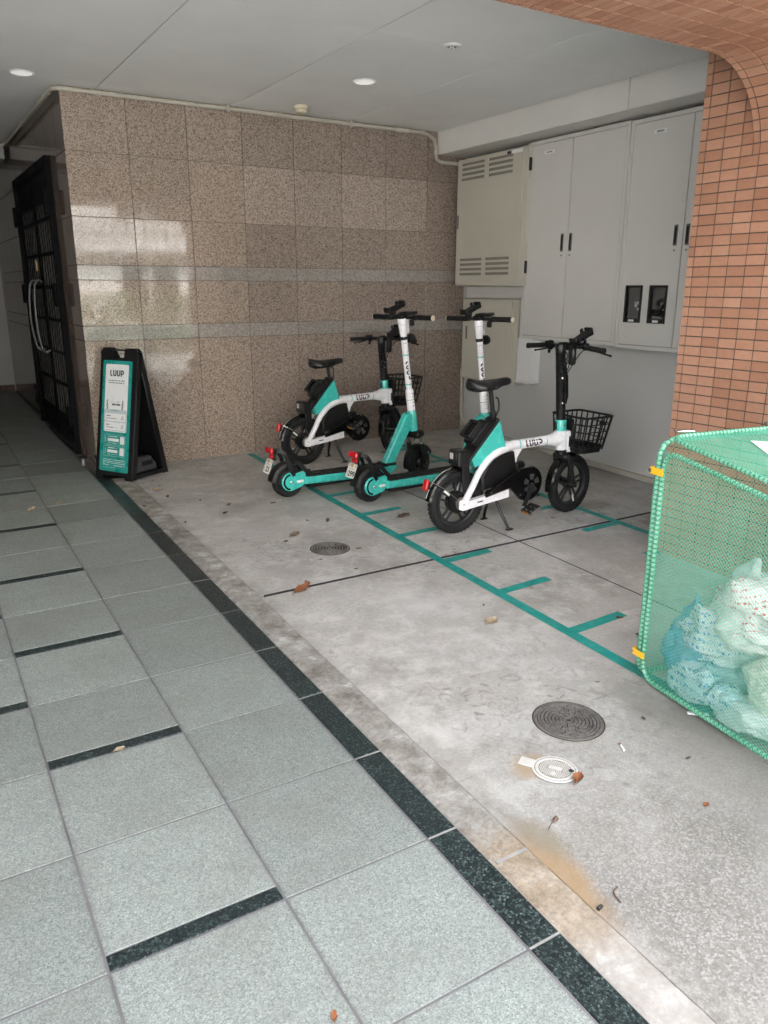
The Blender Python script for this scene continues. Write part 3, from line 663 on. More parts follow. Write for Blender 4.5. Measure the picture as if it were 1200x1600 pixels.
mb = MB(); mb.bx(-4.6, 1.325, -0.1, 0.3, -0.12, 0.005, 0.004); obj('beam_face', mb, MAT['white_wall'], pbm)

# ------------------------------------------------------------ ceiling boards, beam, right wall
ce = tag(link('ceiling', None, None, (0, 0, 2.72)), kind='structure')
mb = MB(); mb.bx(-6.1, 3.7, -4.74, 4.75, 0.009, 0.25); obj('ceiling_void', mb, MAT['ceil_gap'], ce, smooth=False)
XS = [-5.99, -4.8, -3.78, -2.77, -1.77, -0.765, 0.242, 1.252, 2.252, 3.19]; YS = [-3.80, -2.17, -0.20, 1.75, 4.6]
for i in range(9):
    for j in range(4):
        x0, x1, y0, y1 = XS[i], XS[i + 1], YS[j], YS[j + 1]
        if y1 > 0 and x1 > 0.3 and y0 > -0.1: continue
        if x1 > 0.1 and y1 > 0.5 and y0 > 0: x1 = -0.005
        mb = MB(); mb.bx(x0 + 0.0042, x1 - 0.0042, y0 + 0.0006, y1 - 0.0006, 0, 0.014, 0.0008)
        if not (x0 < 0.1 and y1 > 0): pass
        obj('ceiling_board', mb, MAT['ceiling'], ce)
bm_ = thing('ceiling_beam', 'pale rough painted beam under the ceiling above the grey cabinets', 'beam', (3.38, -1.7, 2.53))
for a, b in ((-1.745, -0.502), (-0.498, 1.72)):
    mb = MB(); mb.bx(-0.18, 0.3, a, b, 0, 0.2, 0.005); obj('beam_section', mb, MAT['plaster_light'], bm_)
rw = thing('grey_wall', 'grey painted wall below the meter cabinets with a thin rail along its foot', 'wall', (3.545, -1.7, 0))
mb = MB(); mb.bx(0, 0.2, -1.745, 1.72, -0.2, 2.55); obj('wall_face', mb, MAT['plaster'], rw, smooth=False)
mb = MB(); mb.tube([(-0.018, 1.66, -0.0 + fz(3.5, -0.04) + 0.035), (-0.018, -1.74, fz(3.5, -3.44) + 0.035)], 1.0, sq=(0.035, 0.03)); obj('foot_rail', mb, MAT['pipe'], rw)

# ------------------------------------------------------------ brick-tiled facade with the rounded opening
XC, YJ = 2.377, -3.445; SPR, RC = 1.987, 0.38; ZT = SPR + RC; CX = XC - RC; YA = -3.75; YF = -4.75; GR = 0.004
fa = thing('tiled_facade', 'orange brown brick tiled pier and rounded archway framing the right side', 'archway', (XC, YJ, 0))
O = V((XC, YJ, 0)); TO = T(-XC, -YJ, 0)
mb = MB()
mb.bx(XC + GR, 3.9, YF, YJ - 0.003, -0.45, 2.715, M=TO)
poly = [(-5.9, ZT + GR)] + [(CX + (RC + GR) * math.cos(rad(a)), SPR + (RC + GR) * math.sin(rad(a))) for a in range(90, -1, -6)] + [(XC + GR, 7.0), (-5.9, 7.0)]
mb.prism(poly, -YF + YA - 0.003, TO @ T(0, YA - 0.003, 0) @ XZ)
mb.bx(XC + GR + 0.002, 9, YF + 0.002, YF + 0.3, 2.72, 7.0, M=TO); mb.bx(XC + 0.1, 9, YF + 0.002, YF + 0.3, -0.5, 2.72, M=TO); mb.bx(-9, -5.902, YF + 0.002, YF + 0.3, -0.5, 7.0, M=TO); mb.bx(-6.2, -5.902, YF + 0.3, YF + 0.9, -0.5, 2.715, M=TO)
obj('wall_core', mb, MAT['grout_dark'], fa, smooth=False)
mb = MB(); mb.bx(-9, 9, -5.55, YF - 0.002, 3.0, 3.25, M=TO); mb.bx(-9, 9, -5.55, -5.4, 3.252, 4.2, M=TO); obj('added_canopy', mb, MAT['plaster_light'], fa, smooth=False)  # overhang added out of view to cut skylight on the near floor
mb = MB(); mb.cbox((0, 0, 0), (0.0945, 0.0450, 0.009), 0.0012); tm_full = mb.mesh('brick_tile', MAT['terra'], 30)
half_cache = {}
def tile_mesh(l):
    if abs(l - 0.0945) < 0.002: return tm_full
    k = round(l, 3)
    if k not in half_cache:
        mb = MB(); mb.cbox((0, 0, 0), (l, 0.0450, 0.009), 0.0012); half_cache[k] = mb.mesh('brick_tile_cut', MAT['terra'], 30)
    return half_cache[k]
cand = []                                   # (centre, matrix, length)
ycols = [YJ, YJ - 0.0408] + [YJ - 0.0408 - 0.1 * k for k in range(1, 14)]
def addt(y0, y1, pos, n, up):
    """tile with long side along y; n = outward normal, up = short side direction"""
    L = abs(y0 - y1) - 0.0050
    if L < 0.012: return
    c_ = V((pos[0], (y0 + y1) / 2, pos[1])) - V((n[0], 0, n[1])) * 0.0045
    cand.append((c_, frame(c_, (0, 1, 0), (up[0], 0, up[1]), (n[0], 0, n[1])), L))
for k in range(-10, 43):                    # jamb courses, 50 mm each; joint k at SPR - 0.05 k
    z = SPR - 0.05 * (k + 0.5)
    for y0, y1 in zip(ycols, ycols[1:]):
        if z > SPR and y0 <= YA + 0.02: continue
        yy1 = max(y1, YA) if z > SPR else y1
        if yy1 < YF: yy1 = YF
        if y0 - yy1 > 0.015: addt(y0, yy1, (XC, z), (-1, 0), (0, 1))
nA = 12
ycA = [YA, ycols[4]] + ycols[5:]
for i in range(nA):
    a = (i + 0.5) / nA * math.pi / 2
    for y0, y1 in zip(ycA, ycA[1:]):
        y1 = max(y1, YF)
        if y0 - y1 > 0.015: addt(y0, y1, (CX + RC * math.cos(a), SPR + RC * math.sin(a)), (-math.cos(a), -math.sin(a)), (-math.sin(a), math.cos(a)))
for i in range(0, 90):
    x = CX - 0.05 * (i + 0.5)
    for y0, y1 in zip(ycA, ycA[1:]):
        y1 = max(y1, YF)
        if y0 - y1 > 0.015: addt(y0, y1, (x, ZT), (0, -1), (-1, 0))
ci = cam.matrix_world.inverted()
def seen(p):
    q = ci @ p
    if q.z >= 0: return 0
    fx, fy = -q.x / q.z * 1213.9 / 1200, -q.y / q.z * 1213.9 / 1600
    if abs(fx) > 0.51 or abs(fy) > 0.51: return 0
    return 1 / -q.z
vis = sorted([(seen(c_[0]) + (1 if (c_[0].z > 0.60 or c_[0].x < XC - 0.01) and seen(c_[0]) else 0), i) for i, c_ in enumerate(cand)], reverse=True)
single = {i for s_, i in vis[:300] if s_ > 0}
rest = MB()
for i, (c_, Mx, L) in enumerate(cand):
    if i in single:
        o = link('brick_tile', tile_mesh(L), fa); o.matrix_local = TO @ Mx
    else:
        rest.cbox((0, 0, 0), (L, 0.0450, 0.009), 0.0012, M=TO @ Mx)
tag(obj('brick_tiles', rest, MAT['terra'], fa, angle=30), kind='stuff')

# ------------------------------------------------------------ street side behind the camera (lights and reflects only)
road = sheet('road', -150, 150, -15.4, -8.2, 0, MAT['pale_road'])
tag(road, kind='structure')
for v in road.data.vertices: v.co.z = -0.30
fp = MB(); fp.bx(-40, 40, -8.2, -6.62, -0.42, -0.172, 0.02); tag(obj('footpath', fp, MAT['pale_road']), kind='structure')
MAT['facade_pale'] = paint('pale_facade_render', (0.58, 0.57, 0.55), 0.8, 0.08, 0.6)
MAT['hedge'] = paint('hedge_leaf', (0.07, 0.12, 0.045), 0.6, 0.4, 12)
bl = thing('opposite_building', 'pale building across the street with rows of windows', 'building', (-1.0, -15.5, -0.3))
mb = MB(); mb.bx(-20, 20, -8, 0, 0, 9); obj('wall', mb, MAT['facade_pale'], bl, smooth=False)
for rr_ in range(3):
    for i in range(11):
        x = -14 + i * 2.8 + 0.35 * math.sin(i * 3.7); z = 0.9 + rr_ * 2.5
        mb = MB(); mb.bx(x - 0.85, x + 0.85, 0.003, 0.05, z - 0.05, z + 1.45, 0.01); f_ = obj('window_frame', mb, MAT['lid_white'], bl)
        for s_ in (-0.42, 0.42):
            mb = MB(); mb.bx(x + s_ - 0.36, x + s_ + 0.36, 0.045, 0.062, z + 0.03, z + 1.37); obj('pane', mb, MAT['dark_glass'], f_)
for rr_ in range(3):
    mb = MB(); mb.bx(-19, 19, 0.003, 0.55, 2.55 + rr_ * 2.5, 2.75 + rr_ * 2.5, 0.02); obj('balcony_slab', mb, MAT['plaster'], bl, smooth=False)
    mb = MB()
    for i in range(140): mb.box((-18.9 + i * 0.27, 0.5, 3.2 + rr_ * 2.5), (0.05, 0.03, 0.9))
    mb.box((0, 0.5, 3.68 + rr_ * 2.5), (37.8, 0.05, 0.05)); tag(obj('railing', mb, MAT['alloy'], bl, smooth=False), kind='stuff')
hd = thing('hedge', 'clipped green hedge along the far side of the street', 'hedge', (6, -14.6, -0.3))
mb = MB(); rng = random.Random(4)
for i in range(1600):
    p = V((rng.uniform(-5, 5), rng.uniform(-0.5, 0.5), rng.uniform(0.1, 1.5))); a = rng.uniform(0, 6.3); s_ = rng.uniform(0.05, 0.12)
    u = V((math.cos(a), math.sin(a), rng.uniform(-.5, .5))) * s_; w_ = V((rng.uniform(-.6, .6), rng.uniform(-.6, .6), 1)) * s_
    mb.add([p - u, p + w_, p + u, p - w_], [(0, 1, 2, 3)])
tag(obj('leaves', mb, MAT['hedge'], hd, smooth=False), kind='stuff')
# ------------------------------------------------------------ meter cabinets on the right wall
def cabinet(name, label, xf_, y0, y1, z0, z1, doors, cat='cabinet', body='cab'):
    """front plane at x = xf_, facing -x; y0 > y1; doors = list of (ya, yb)"""
    t = thing(name, label, cat, (3.545, (y0 + y1) / 2, (z0 + z1) / 2)); TO = T(-3.545, -(y0 + y1) / 2, -(z0 + z1) / 2)
    mb = MB(); mb.bx(xf_ + 0.012, 3.545, y1 + 0.004, y0 - 0.004, z0 + 0.004, z1 - 0.004, M=TO); obj('cabinet_body', mb, MAT['cab_gap_shade'], t, smooth=False)
    mb = MB(); fw = 0.028
    mb.bx(xf_, 3.545, y0 - fw, y0, z0, z1, 0.002, M=TO); mb.bx(xf_, 3.545, y1, y1 + fw, z0, z1, 0.002, M=TO)
    mb.bx(xf_, 3.545, y1 + fw, y0 - fw, z0, z0 + fw, 0.002, M=TO); mb.bx(xf_, 3.545, y1 + fw, y0 - fw, z1 - fw, z1, 0.002, M=TO)
    obj('frame', mb, MAT[body], t)
    return t, TO
def door(t, TO, xf_, ya, yb, z0, z1, hy, hz=(1.66, 1.795), body='cab', hole=()):
    mb = MB(); g = 0.0028; zz = [z0 + g] + sorted([v for h in hole for v in (h[2], h[3])]) + [z1 - g]
    if not hole: mb.bx(xf_ + 0.002, xf_ + 0.014, yb + g, ya - g, z0 + g, z1 - g, 0.0015, M=TO)
    else:
        h = hole; lo, hi = h[0][2], h[0][3]; xs = [ya - g] + [v for q in h for v in (q[0], q[1])] + [yb + g]
        mb.bx(xf_ + 0.002, xf_ + 0.014, yb + g, ya - g, z0 + g, lo, 0, M=TO); mb.bx(xf_ + 0.002, xf_ + 0.014, yb + g, ya - g, hi, z1 - g, 0, M=TO)
        for a, b in zip(xs[::2], xs[1::2]): mb.bx(xf_ + 0.002, xf_ + 0.014, b, a, lo, hi, 0, M=TO)
    d = obj('door', mb, MAT[body], t)
    if hy is not None:
        mb = MB(); mb.prism(rrect(hy - 0.016, hy + 0.016, hz[0], hz[1], 0.005, 3), 0.0035, TO @ frame((xf_ + 0.0025, 0, 0), (0, 1, 0), (0, 0, 1), (-1, 0, 0)), 0.001)
        hd_ = obj('handle', mb, MAT['dull_steel'], d)
        mb = MB(); mb.bx(xf_ - 0.0035, xf_ - 0.0012, hy - 0.0085, hy + 0.0085, hz[0] + 0.012, hz[1] - 0.012, M=TO); mb.bx(xf_ - 0.009, xf_ - 0.0036, hy - 0.004, hy + 0.007, hz[0] + 0.02, hz[1] - 0.02, 0.001, M=TO)
        obj('handle_recess', mb, MAT['alloy'], hd_)
        mb = MB(); mb.cyl((xf_ - 0.002, hy, hz[0] - 0.03), (xf_ + 0.002, hy, hz[0] - 0.03), 0.006, 12, M=TO); obj('key_lock', mb, MAT['dull_steel'], d)
    return d
def tape_label(par, TO, xf_, y, z, w_=0.105, h=0.022, marks=6, seed=1):
    mb = MB(); mb.bx(xf_ + 0.0008, xf_ + 0.0018, y - w_ / 2, y + w_ / 2, z - h / 2, z + h / 2, M=TO); l = obj('label_tape', mb, MAT['paper'], par, smooth=False)
    mb = MB(); rg = random.Random(seed)
    for i in range(marks):
        yy = y - (i - marks / 2 + 0.5) * w_ * 0.62 / marks; mb.box((xf_ + 0.0004, yy, z), (0.0006, w_ * 0.4 / marks, h * rg.uniform(0.35, 0.6)), TO)
    obj('print', mb, MAT['sign_mark'], l, smooth=False)
XF = 3.41
t, TO = cabinet('meter_cabinet', 'tall grey double door cabinet left of the one with dark meter windows', XF, -0.985, -2.052, 0.962, 2.512, None)
dl = door(t, TO, XF, -1.013, -1.494, 0.99, 2.484, -1.435); door(t, TO, XF, -1.494, -2.024, 0.99, 2.484, -1.528)
tape_label(dl, TO, XF, -1.235, 2.415, 0.11, 0.024, 5, 3)
t, TO = cabinet('meter_cabinet', 'tall grey cabinet with two dark meter windows beside the brick tiles', XF, -2.058, -3.30, 0.950, 2.505, None)
holes = [(-2.128, -2.283, 1.140, 1.402), (-2.346, -2.502, 1.138, 1.400)]
holes = [(a, b, 1.139, 1.401) for a, b, _, _ in holes]
dl = door(t, TO, XF, -2.086, -2.582, 0.978, 2.477, -2.522, hole=holes); door(t, TO, XF, -2.582, -3.272, 0.978, 2.477, -2.618)
tape_label(dl, TO, XF, -2.315, 2.405, 0.105, 0.026, 7, 5)
for k, (ya, yb, za, zb) in enumerate(holes):
    wnd = link('meter_window', None, t); fr = MB()
    for a, b, c_, d in ((ya, ya - 0.016, za, zb), (yb + 0.016, yb, za, zb), (ya - 0.016, yb + 0.016, za, za + 0.03), (ya - 0.016, yb + 0.016, zb - 0.016, zb)): fr.bx(XF - 0.006, XF + 0.013, b, a, c_, d, 0.002, M=TO)
    obj('window_frame', fr, MAT['black'], wnd)
    mb = MB(); mb.bx(XF + 0.0105, XF + 0.0118, yb + 0.014, ya - 0.014, za + 0.028, zb - 0.014, M=TO); obj('meter_glass', mb, MAT['dark_glass'], wnd, smooth=False)
    mb = MB()
    for (dy, dz, wy, wz) in ((0.045, 0.07, 0.03, 0.02), (0.03, 0.05, 0.02, 0.035), (0.05, 0.03, 0.015, 0.012)):
        mb.bx(XF + 0.0095, XF + 0.0102, (ya + yb) / 2 - dy, (ya + yb) / 2 - dy + wy * (1 - 0.4 * k), za + 0.06 + dz, za + 0.06 + dz + wz, M=TO)
    obj('meter_dial', mb, MAT['sign_grey' if k == 0 else 'iron'], wnd, smooth=False)
    mb = MB(); mb.bx(XF - 0.0078, XF - 0.0062, (ya + yb) / 2 - 0.025, (ya + yb) / 2 + 0.025, za + 0.007, za + 0.022, M=TO); obj('label_tape', mb, MAT['paper'], wnd, smooth=False)

# beige louvred box and the smaller beige box under it
bx_ = thing('terminal_box', 'beige steel wall box with louvres at top and bottom of its door', 'wall box', (3.545, -0.565, 1.95)); TO = T(-3.545, 0.565, -1.95)
Y0, Y1, Z0, Z1, BF = -0.09, -1.035, 1.398, 2.487, 3.36
mb = MB(); mb.bx(BF + 0.013, 3.543, Y1, Y0, Z0, Z1, 0.004, M=TO); obj('box_body', mb, MAT['beige'], bx_)
mb = MB(); vx = [(-0.155, -0.485), (-0.535, -0.86)]; vz = [(1.472, 1.640), (2.285, 2.452)]
# the door is a lattice of strips around its four louvre openings
ys = [Y0 - 0.012] + [v for p in vx for v in p] + [Y1 + 0.05]
zs = [Z0 + 0.012] + [v for p in vz for v in p] + [Z1 - 0.012]
for i in range(5):
    for j in range(5):
        if i % 2 == 1 and j % 2 == 1: continue
        mb.bx(BF, BF + 0.012, ys[i + 1], ys[i], zs[j], zs[j + 1], M=TO)
dd = obj('door', mb, MAT['beige'], bx_, smooth=False)
for (a, b) in vx:
    for (c_, d) in vz:
        for q in range(4):
            h = (d - c_) / 4; mb = MB(); z = c_ + h * (q + 0.5)
            mb.add([(BF - 0.0, b, z - h * 0.5), (BF - 0.0, a, z - h * 0.5), (BF - 0.0, a, z - h * 0.05), (BF - 0.0, b, z - h * 0.05), (BF + 0.011, b, z - h * 0.05), (BF + 0.011, a, z - h * 0.05), (BF + 0.011, a, z + h * 0.5), (BF + 0.011, b, z + h * 0.5)], [(0, 1, 2, 3), (3, 2, 5, 4), (4, 5, 6, 7)], TO)
            obj('slat', mb, MAT['beige'], dd, smooth=False)
        mb = MB(); mb.bx(BF + 0.0095, BF + 0.0105, b, a, c_, d, M=TO); obj('louvre_inside', mb, MAT['beige_dark'], dd, smooth=False)
mb = MB(); mb.prism(rrect(-0.135, -0.112, 1.90, 2.02, 0.004, 3), 0.004, TO @ frame((BF, 0, 0), (0, 1, 0), (0, 0, 1), (-1, 0, 0)), 0.001); obj('handle', mb, MAT['dull_steel'], dd)
mb = MB(); mb.bx(BF - 0.001, BF - 0.0002, -0.975, -0.84, 2.448, 2.474, M=TO); lt = obj('label_tape', mb, MAT['paper'], dd, smooth=False)
mb = MB(); mb.cyl((BF - 0.0018, -0.795, 2.461), (BF - 0.0002, -0.795, 2.461), 0.013, 14, M=TO); mb.cyl((BF - 0.0018, -0.82, 2.461), (BF - 0.0002, -0.82, 2.461), 0.013, 14, M=TO); obj('logo', mb, MAT['ink'], dd)
mb = MB()
for z in (1.55, 2.35): mb.bx(BF + 0.02, BF + 0.05, Y1 - 0.006, Y1, z - 0.05, z + 0.05, 0.002, M=TO)
obj('hinge', mb, MAT['alloy'], bx_)
mb = MB()
for z in (1.6, 1.64, 2.24, 2.28, 2.32): mb.bx(BF + 0.014, BF + 0.04, Y1 - 0.002, Y1 - 0.0005, z, z + 0.015, M=TO)
lb = thing('lower_box', 'smaller plain beige steel box under the louvred one behind the white scooter stem', 'wall box', (3.545, -0.5, 0.9)); TO = T(-3.545, 0.5, -0.9)
mb = MB(); mb.bx(3.43, 3.543, -0.93, -0.15, 0.55, 1.285, 0.004, M=TO); obj('box_body', mb, MAT['beige'], lb)
mb = MB(); mb.bx(3.418, 3.4285, -0.865, -0.165, 0.565, 1.27, 0.002, M=TO); dd = obj('door', mb, MAT['beige'], lb)
mb = MB(); mb.prism(rrect(-0.235, -0.212, 0.915, 1.035, 0.004, 3), 0.004, TO @ frame((3.4178, 0, 0), (0, 1, 0), (0, 0, 1), (-1, 0, 0)), 0.001); obj('handle', mb, MAT['dull_steel'], dd)
mb = MB(); mb.bx(3.50, 3.544, -1.0, -0.1, 1.29, 1.392, 0.003, M=TO); obj('mount_plate', mb, MAT['cab'], lb)
cd = thing('duct_cover', 'pale grey square duct below the cabinets with its lower end capped', 'duct', (3.545, -1.03, 0.76)); TO = T(-3.545, 1.03, -0.76)
mb = MB(); mb.bx(3.43, 3.544, -1.115, -0.945, 0.60, 0.962, 0.002, M=TO); obj('duct_body', mb, MAT['duct'], cd)
mb = MB(); mb.bx(3.424, 3.5445, -1.121, -0.939, 0.575, 0.599, 0.002, M=TO); obj('end_cap', mb, MAT['duct'], cd)

# ------------------------------------------------------------ conduit, ceiling fittings
cp = thing('conduit_pipe', 'beige conduit pipe running along the ceiling above the granite wall', 'pipe', (1.5, -0.05, 2.69)); TO = T(-1.5, 0.05, -2.69)
path = [(-0.4, 2.62, 2.69), (-0.055, 2.60, 2.69), (-0.05, 2.5, 2.69), (-0.05, 0.1, 2.69), (-0.045, 0.0, 2.69), (-0.02, -0.04, 2.69), (0.06, -0.05, 2.69), (2.98, -0.05, 2.69), (3.06, -0.05, 2.682), (3.125, -0.05, 2.645), (3.15, -0.05, 2.58), (3.15, -0.05, 2.53), (3.155, -0.055, 2.485), (3.18, -0.075, 2.465), (3.25, -0.085, 2.46), (3.5, -0.085, 2.46)]
mb = MB(); mb.tube(path, 0.0148, 12, M=TO); obj('pipe', mb, MAT['pipe'], cp)
for p, q in (((0.20, -0.05, 2.69), (0.27, -0.05, 2.69)), ((2.72, -0.05, 2.69), (2.85, -0.05, 2.69)), ((2.98, -0.05, 2.69), (3.02, -0.05, 2.69)), ((-0.05, 0.10, 2.69), (-0.05, 0.2, 2.69)), ((-0.05, 0.35, 2.69), (-0.05, 0.40, 2.69)), ((-0.05, 1.2, 2.69), (-0.05, 1.26, 2.69)), ((-0.05, 2.42, 2.69), (-0.05, 2.5, 2.69)), ((3.15, -0.05, 2.53), (3.15, -0.05, 2.56))):
    mb = MB(); mb.cyl(p, q, 0.0185, 12, M=TO); obj('coupling', mb, MAT['pipe'], cp)
for x in (1.2, 2.28):
    mb = MB(); mb.bx(x - 0.012, x + 0.012, -0.072, -0.028, 2.665, 2.718, 0.003, M=TO); obj('clip', mb, MAT['pipe'], cp)
cp2 = thing('conduit_pipe', 'thin beige conduit rising beside the corner of the granite and grey walls', 'pipe', (3.505, -0.06, 0.0)); TO = T(-3.505, 0.06, 0)
mb = MB(); mb.tube(spline([(3.505, -0.06, 0.62), (3.505, -0.06, 0.5), (3.505, -0.06, 0.22), (3.507, -0.075, 0.13), (3.512, -0.15, 0.075), (3.512, -0.4, 0.065)], 6), 0.014, 10, M=TO); obj('pipe', mb, MAT['pipe'], cp2)
mb = MB(); mb.cyl((3.505, -0.06, 0.30), (3.505, -0.06, 0.34), 0.018, 12, M=TO); mb.cyl((3.505, -0.06, 0.5), (3.505, -0.06, 0.62), 0.019, 12, M=TO); obj('coupling', mb, MAT['pipe'], cp2)
def downlight(x, y, lab, r=0.078):
    t = thing('ceiling_downlight', lab, 'ceiling light', (x, y, 2.7195), 0, 'round recessed ceiling lights')
    mb = MB(); mb.lathe([(r, 0), (r, -0.004), (r - 0.012, -0.0065), (r - 0.014, -0.002), (r - 0.014, 0.0)], 32); obj('trim_ring', mb, MAT['lamp_white'], t)
    mb = MB(); mb.lathe([(r - 0.0145, -0.0040), (r - 0.03, -0.0045), (0, -0.005)], 32); obj('diffuser', mb, MAT['lamp_lit'], t)
downlight(-0.258, -0.218, 'round white ceiling light at the dark passage entrance by the door'); downlight(1.745, -1.20, 'round white ceiling light in the board above the scooters')
t = thing('smoke_sensor', 'flat round white sensor on the ceiling board nearest the brick arch', 'sensor', (1.763, -2.165, 2.7195))
mb = MB(); mb.lathe([(0.056, 0), (0.056, -0.005), (0.048, -0.010), (0.03, -0.010), (0.028, -0.007), (0, -0.007)], 28); obj('housing', mb, MAT['lamp_white'], t)
mb = MB()
for a in range(0, 360, 60): mb.box((0.022, 0, -0.0085), (0.012, 0.006, 0.003), R(a, 'Z'))
obj('vent_slots', mb, MAT['ceil_gap'], t)
t = thing('heat_detector', 'cream round detector on the ceiling edge over the granite wall', 'detector', (1.70, -0.30, 2.7195))
mb = MB(); mb.lathe([(0.055, 0), (0.055, -0.022), (0.05, -0.026), (0, -0.026)], 28); obj('base', mb, MAT['cream'], t)
mb = MB(); mb.lathe([(0.046, -0.0265), (0.044, -0.045), (0.036, -0.052), (0, -0.054)], 28); obj('cap', mb, MAT['cream'], t)

# ------------------------------------------------------------ covers in the concrete
def ring_cover(name, label, x, y, r, mats, rings, cat='manhole cover'):
    t = thing(name, label, cat, (x, y, fz(x, y)), 0); t.rotation_euler = SLOPE
    mb = MB(); mb.lathe([(r + 0.012, 0.0005), (r + 0.011, 0.003), (r + 0.001, 0.003), (r, 0.0008)], 48, closed=True); obj('rim', mb, MAT[mats[2]], t)
    mb = MB(); mb.lathe([(r + 0.0175, 0.0006), (r + 0.0125, 0.0007)], 48); obj('gap_ring', mb, MAT['iron_dark'], t)
    mb = MB(); mb.lathe([(r - 0.001, 0.0008), (0, 0.0012)], 48); obj('plate', mb, MAT[mats[1]], t)
    mb = MB()
    for (ra, rb, n, gap, off) in rings:
        for i in range(n):
            a0 = 2 * math.pi * (i + gap / 2) / n + off; a1 = 2 * math.pi * (i + 1 - gap / 2) / n + off; m = max(2, int(14 / n * 3))
            vs = []; fs = []
            for q in range(m + 1):
                a = a0 + (a1 - a0) * q / m
                for rr_, z in ((ra, 0.001), (ra + 0.0008, 0.0042), (rb - 0.0008, 0.0042), (rb, 0.001)): vs.append((rr_ * math.cos(a), rr_ * math.sin(a), z))
            for q in range(m):
                for k in range(3): fs.append((q * 4 + k, (q + 1) * 4 + k, (q + 1) * 4 + k + 1, q * 4 + k + 1))
            fs += [(0, 1, 2, 3), tuple(m * 4 + k for k in (3, 2, 1, 0))]
            mb.add(vs, fs)
    obj('raised_pattern', mb, MAT[mats[2]], t)
    return t
ring_cover('manhole_cover', 'small dark ringed iron drain cover near the scooter wheels', 0.752, -2.478, 0.098, ('iron_dark', 'iron_dark', 'iron'), [(0.085, 0.093, 3, 0.02, 0), (0.069, 0.078, 3, 0.05, 0.6), (0.053, 0.062, 3, 0.06, 1.2), (0.037, 0.046, 2, 0.06, 0.3), (0.02, 0.03, 2, 0.08, 1.0), (0.001, 0.012, 1, 0.01, 0)])
ring_cover('manhole_cover', 'larger grey iron manhole cover with rust edge in front of the cage', 0.66, -4.488, 0.112, ('iron', 'iron_dark', 'iron'), [(0.101, 0.109, 4, 0.01, 0.2), (0.088, 0.098, 22, 0.12, 0), (0.075, 0.085, 9, 0.1, 0.3), (0.062, 0.072, 16, 0.14, 0), (0.049, 0.059, 6, 0.1, 0.4), (0.036, 0.046, 10, 0.16, 0.1), (0.022, 0.033, 5, 0.15, 0), (0.008, 0.019, 4, 0.2, 0.2)])
wm = thing('valve_cover', 'small white ringed keyhole shaped water valve cover set in the concrete', 'valve cover', (0.416, -4.677, fz(0.416, -4.677)), rad(121)); wm.rotation_euler = (SLOPE[0], SLOPE[1], rad(122))
mb = MB(); key = arcpts(0, 0, 0.074, 18, 342, 26) + [(0.118, -0.023), (0.118, 0.023)]; mb.prism(key, 0.003, T(0, 0, 0.0006), 0.001); obj('frame', mb, MAT['lid_white'], wm)
mb = MB(); mb.lathe([(0.063, 0.0034), (0.0615, 0.0052), (0.055, 0.0052), (0.054, 0.0034)], 40, closed=True); obj('raised_ring', mb, MAT['lid_white'], wm)
mb = MB(); mb.lathe([(0.0535, 0.0036), (0, 0.004)], 40); obj('lid', mb, MAT['lid_beige'], wm)
mb = MB(); mb.lathe([(0.0665, 0.0034), (0.0655, 0.0046), (0.064, 0.0034)], 40, closed=True); obj('seam', mb, MAT['iron'], wm)
mb = MB()
for i in range(-7, 8):
    for j in range(-7, 8):
        x, y = i * 0.0068 + (j % 2) * 0.0034, j * 0.006
        if x * x + y * y < 0.05 ** 2 and not (abs(x) < 0.024 and abs(y + 0.004) < 0.012): mb.box((x, y, 0.0048), (0.0042, 0.0032, 0.0014))
tag(obj('grip_studs', mb, MAT['lid_white'], wm, smooth=False), kind='stuff')
mb = MB(); mb.prism(rrect(-0.022, 0.022, -0.014, 0.006, 0.002, 2), 0.0012, T(0, 0, 0.0041)); mb.cyl((0, 0.028, 0.004), (0, 0.028, 0.0056), 0.008, 14); obj('nameplate', mb, MAT['lid_white'], wm)
mb = MB(); mb.cyl((-0.050, -0.012, 0.0045), (-0.050, -0.012, 0.0056), 0.009, 14); obj('lifting_hole', mb, MAT['iron_dark'], wm)

# ------------------------------------------------------------ dry leaves and litter
def leaf(x, y, L, rz, mat, label, group=None, curl=0.5, wd=0.45, seed=0, lobes=0, cat='leaf'):
    rg = random.Random(seed); nu, nv = 9, 5; vs = []; fs = []
    for i in range(nu):
        t = i / (nu - 1); w_ = wd * L * 0.5 * (math.sin(math.pi * min(1, t * 0.96 + 0.02)) ** 0.75) * (1 + (0.25 * math.sin(t * 21 + seed) if lobes else 0.08 * math.sin(t * 13 + seed)))
        for j in range(nv):
            s_ = (j / (nv - 1) - 0.5) * 2
            z = curl * L * (0.16 * s_ * s_ + 0.25 * (t - 0.5) ** 2 + 0.035 * math.sin(t * 9 + s_ * 3 + seed)) + 0.003
            vs.append(((t - 0.5) * L, s_ * w_ * (1 - 0.25 * curl * abs(s_)), z))
    mz = min(v[2] for v in vs)
    vs = [(v[0], v[1], v[2] - mz + 0.002) for v in vs]
    for i in range(nu - 1):
        for j in range(nv - 1): fs.append((i * nv + j, (i + 1) * nv + j, (i + 1) * nv + j + 1, i * nv + j + 1))
    n = len(vs); vs2 = vs + [(a, b, c_ + 0.0009) for a, b, c_ in vs]; fs2 = fs + [tuple(k + n for k in f[::-1]) for f in fs]
    mb = MB(); mb.add(vs2, fs2); mb.tube([(-0.5 * L, 0, vs[2][2] + 0.001), (-0.66 * L, 0.02 * L, 0.004)], 0.0012, 5)
    o = obj('dry_leaf', mb, MAT[mat], None, (x, y, fz(x, y) + 0.001), (0, 0, rz), angle=80); tag(o, label, cat, group)
leaf(0.345, -2.955, 0.135, 0.55, 'leaf1', 'large orange curled dry leaf lying across the black floor joint', None, 0.8, 0.42, 1)
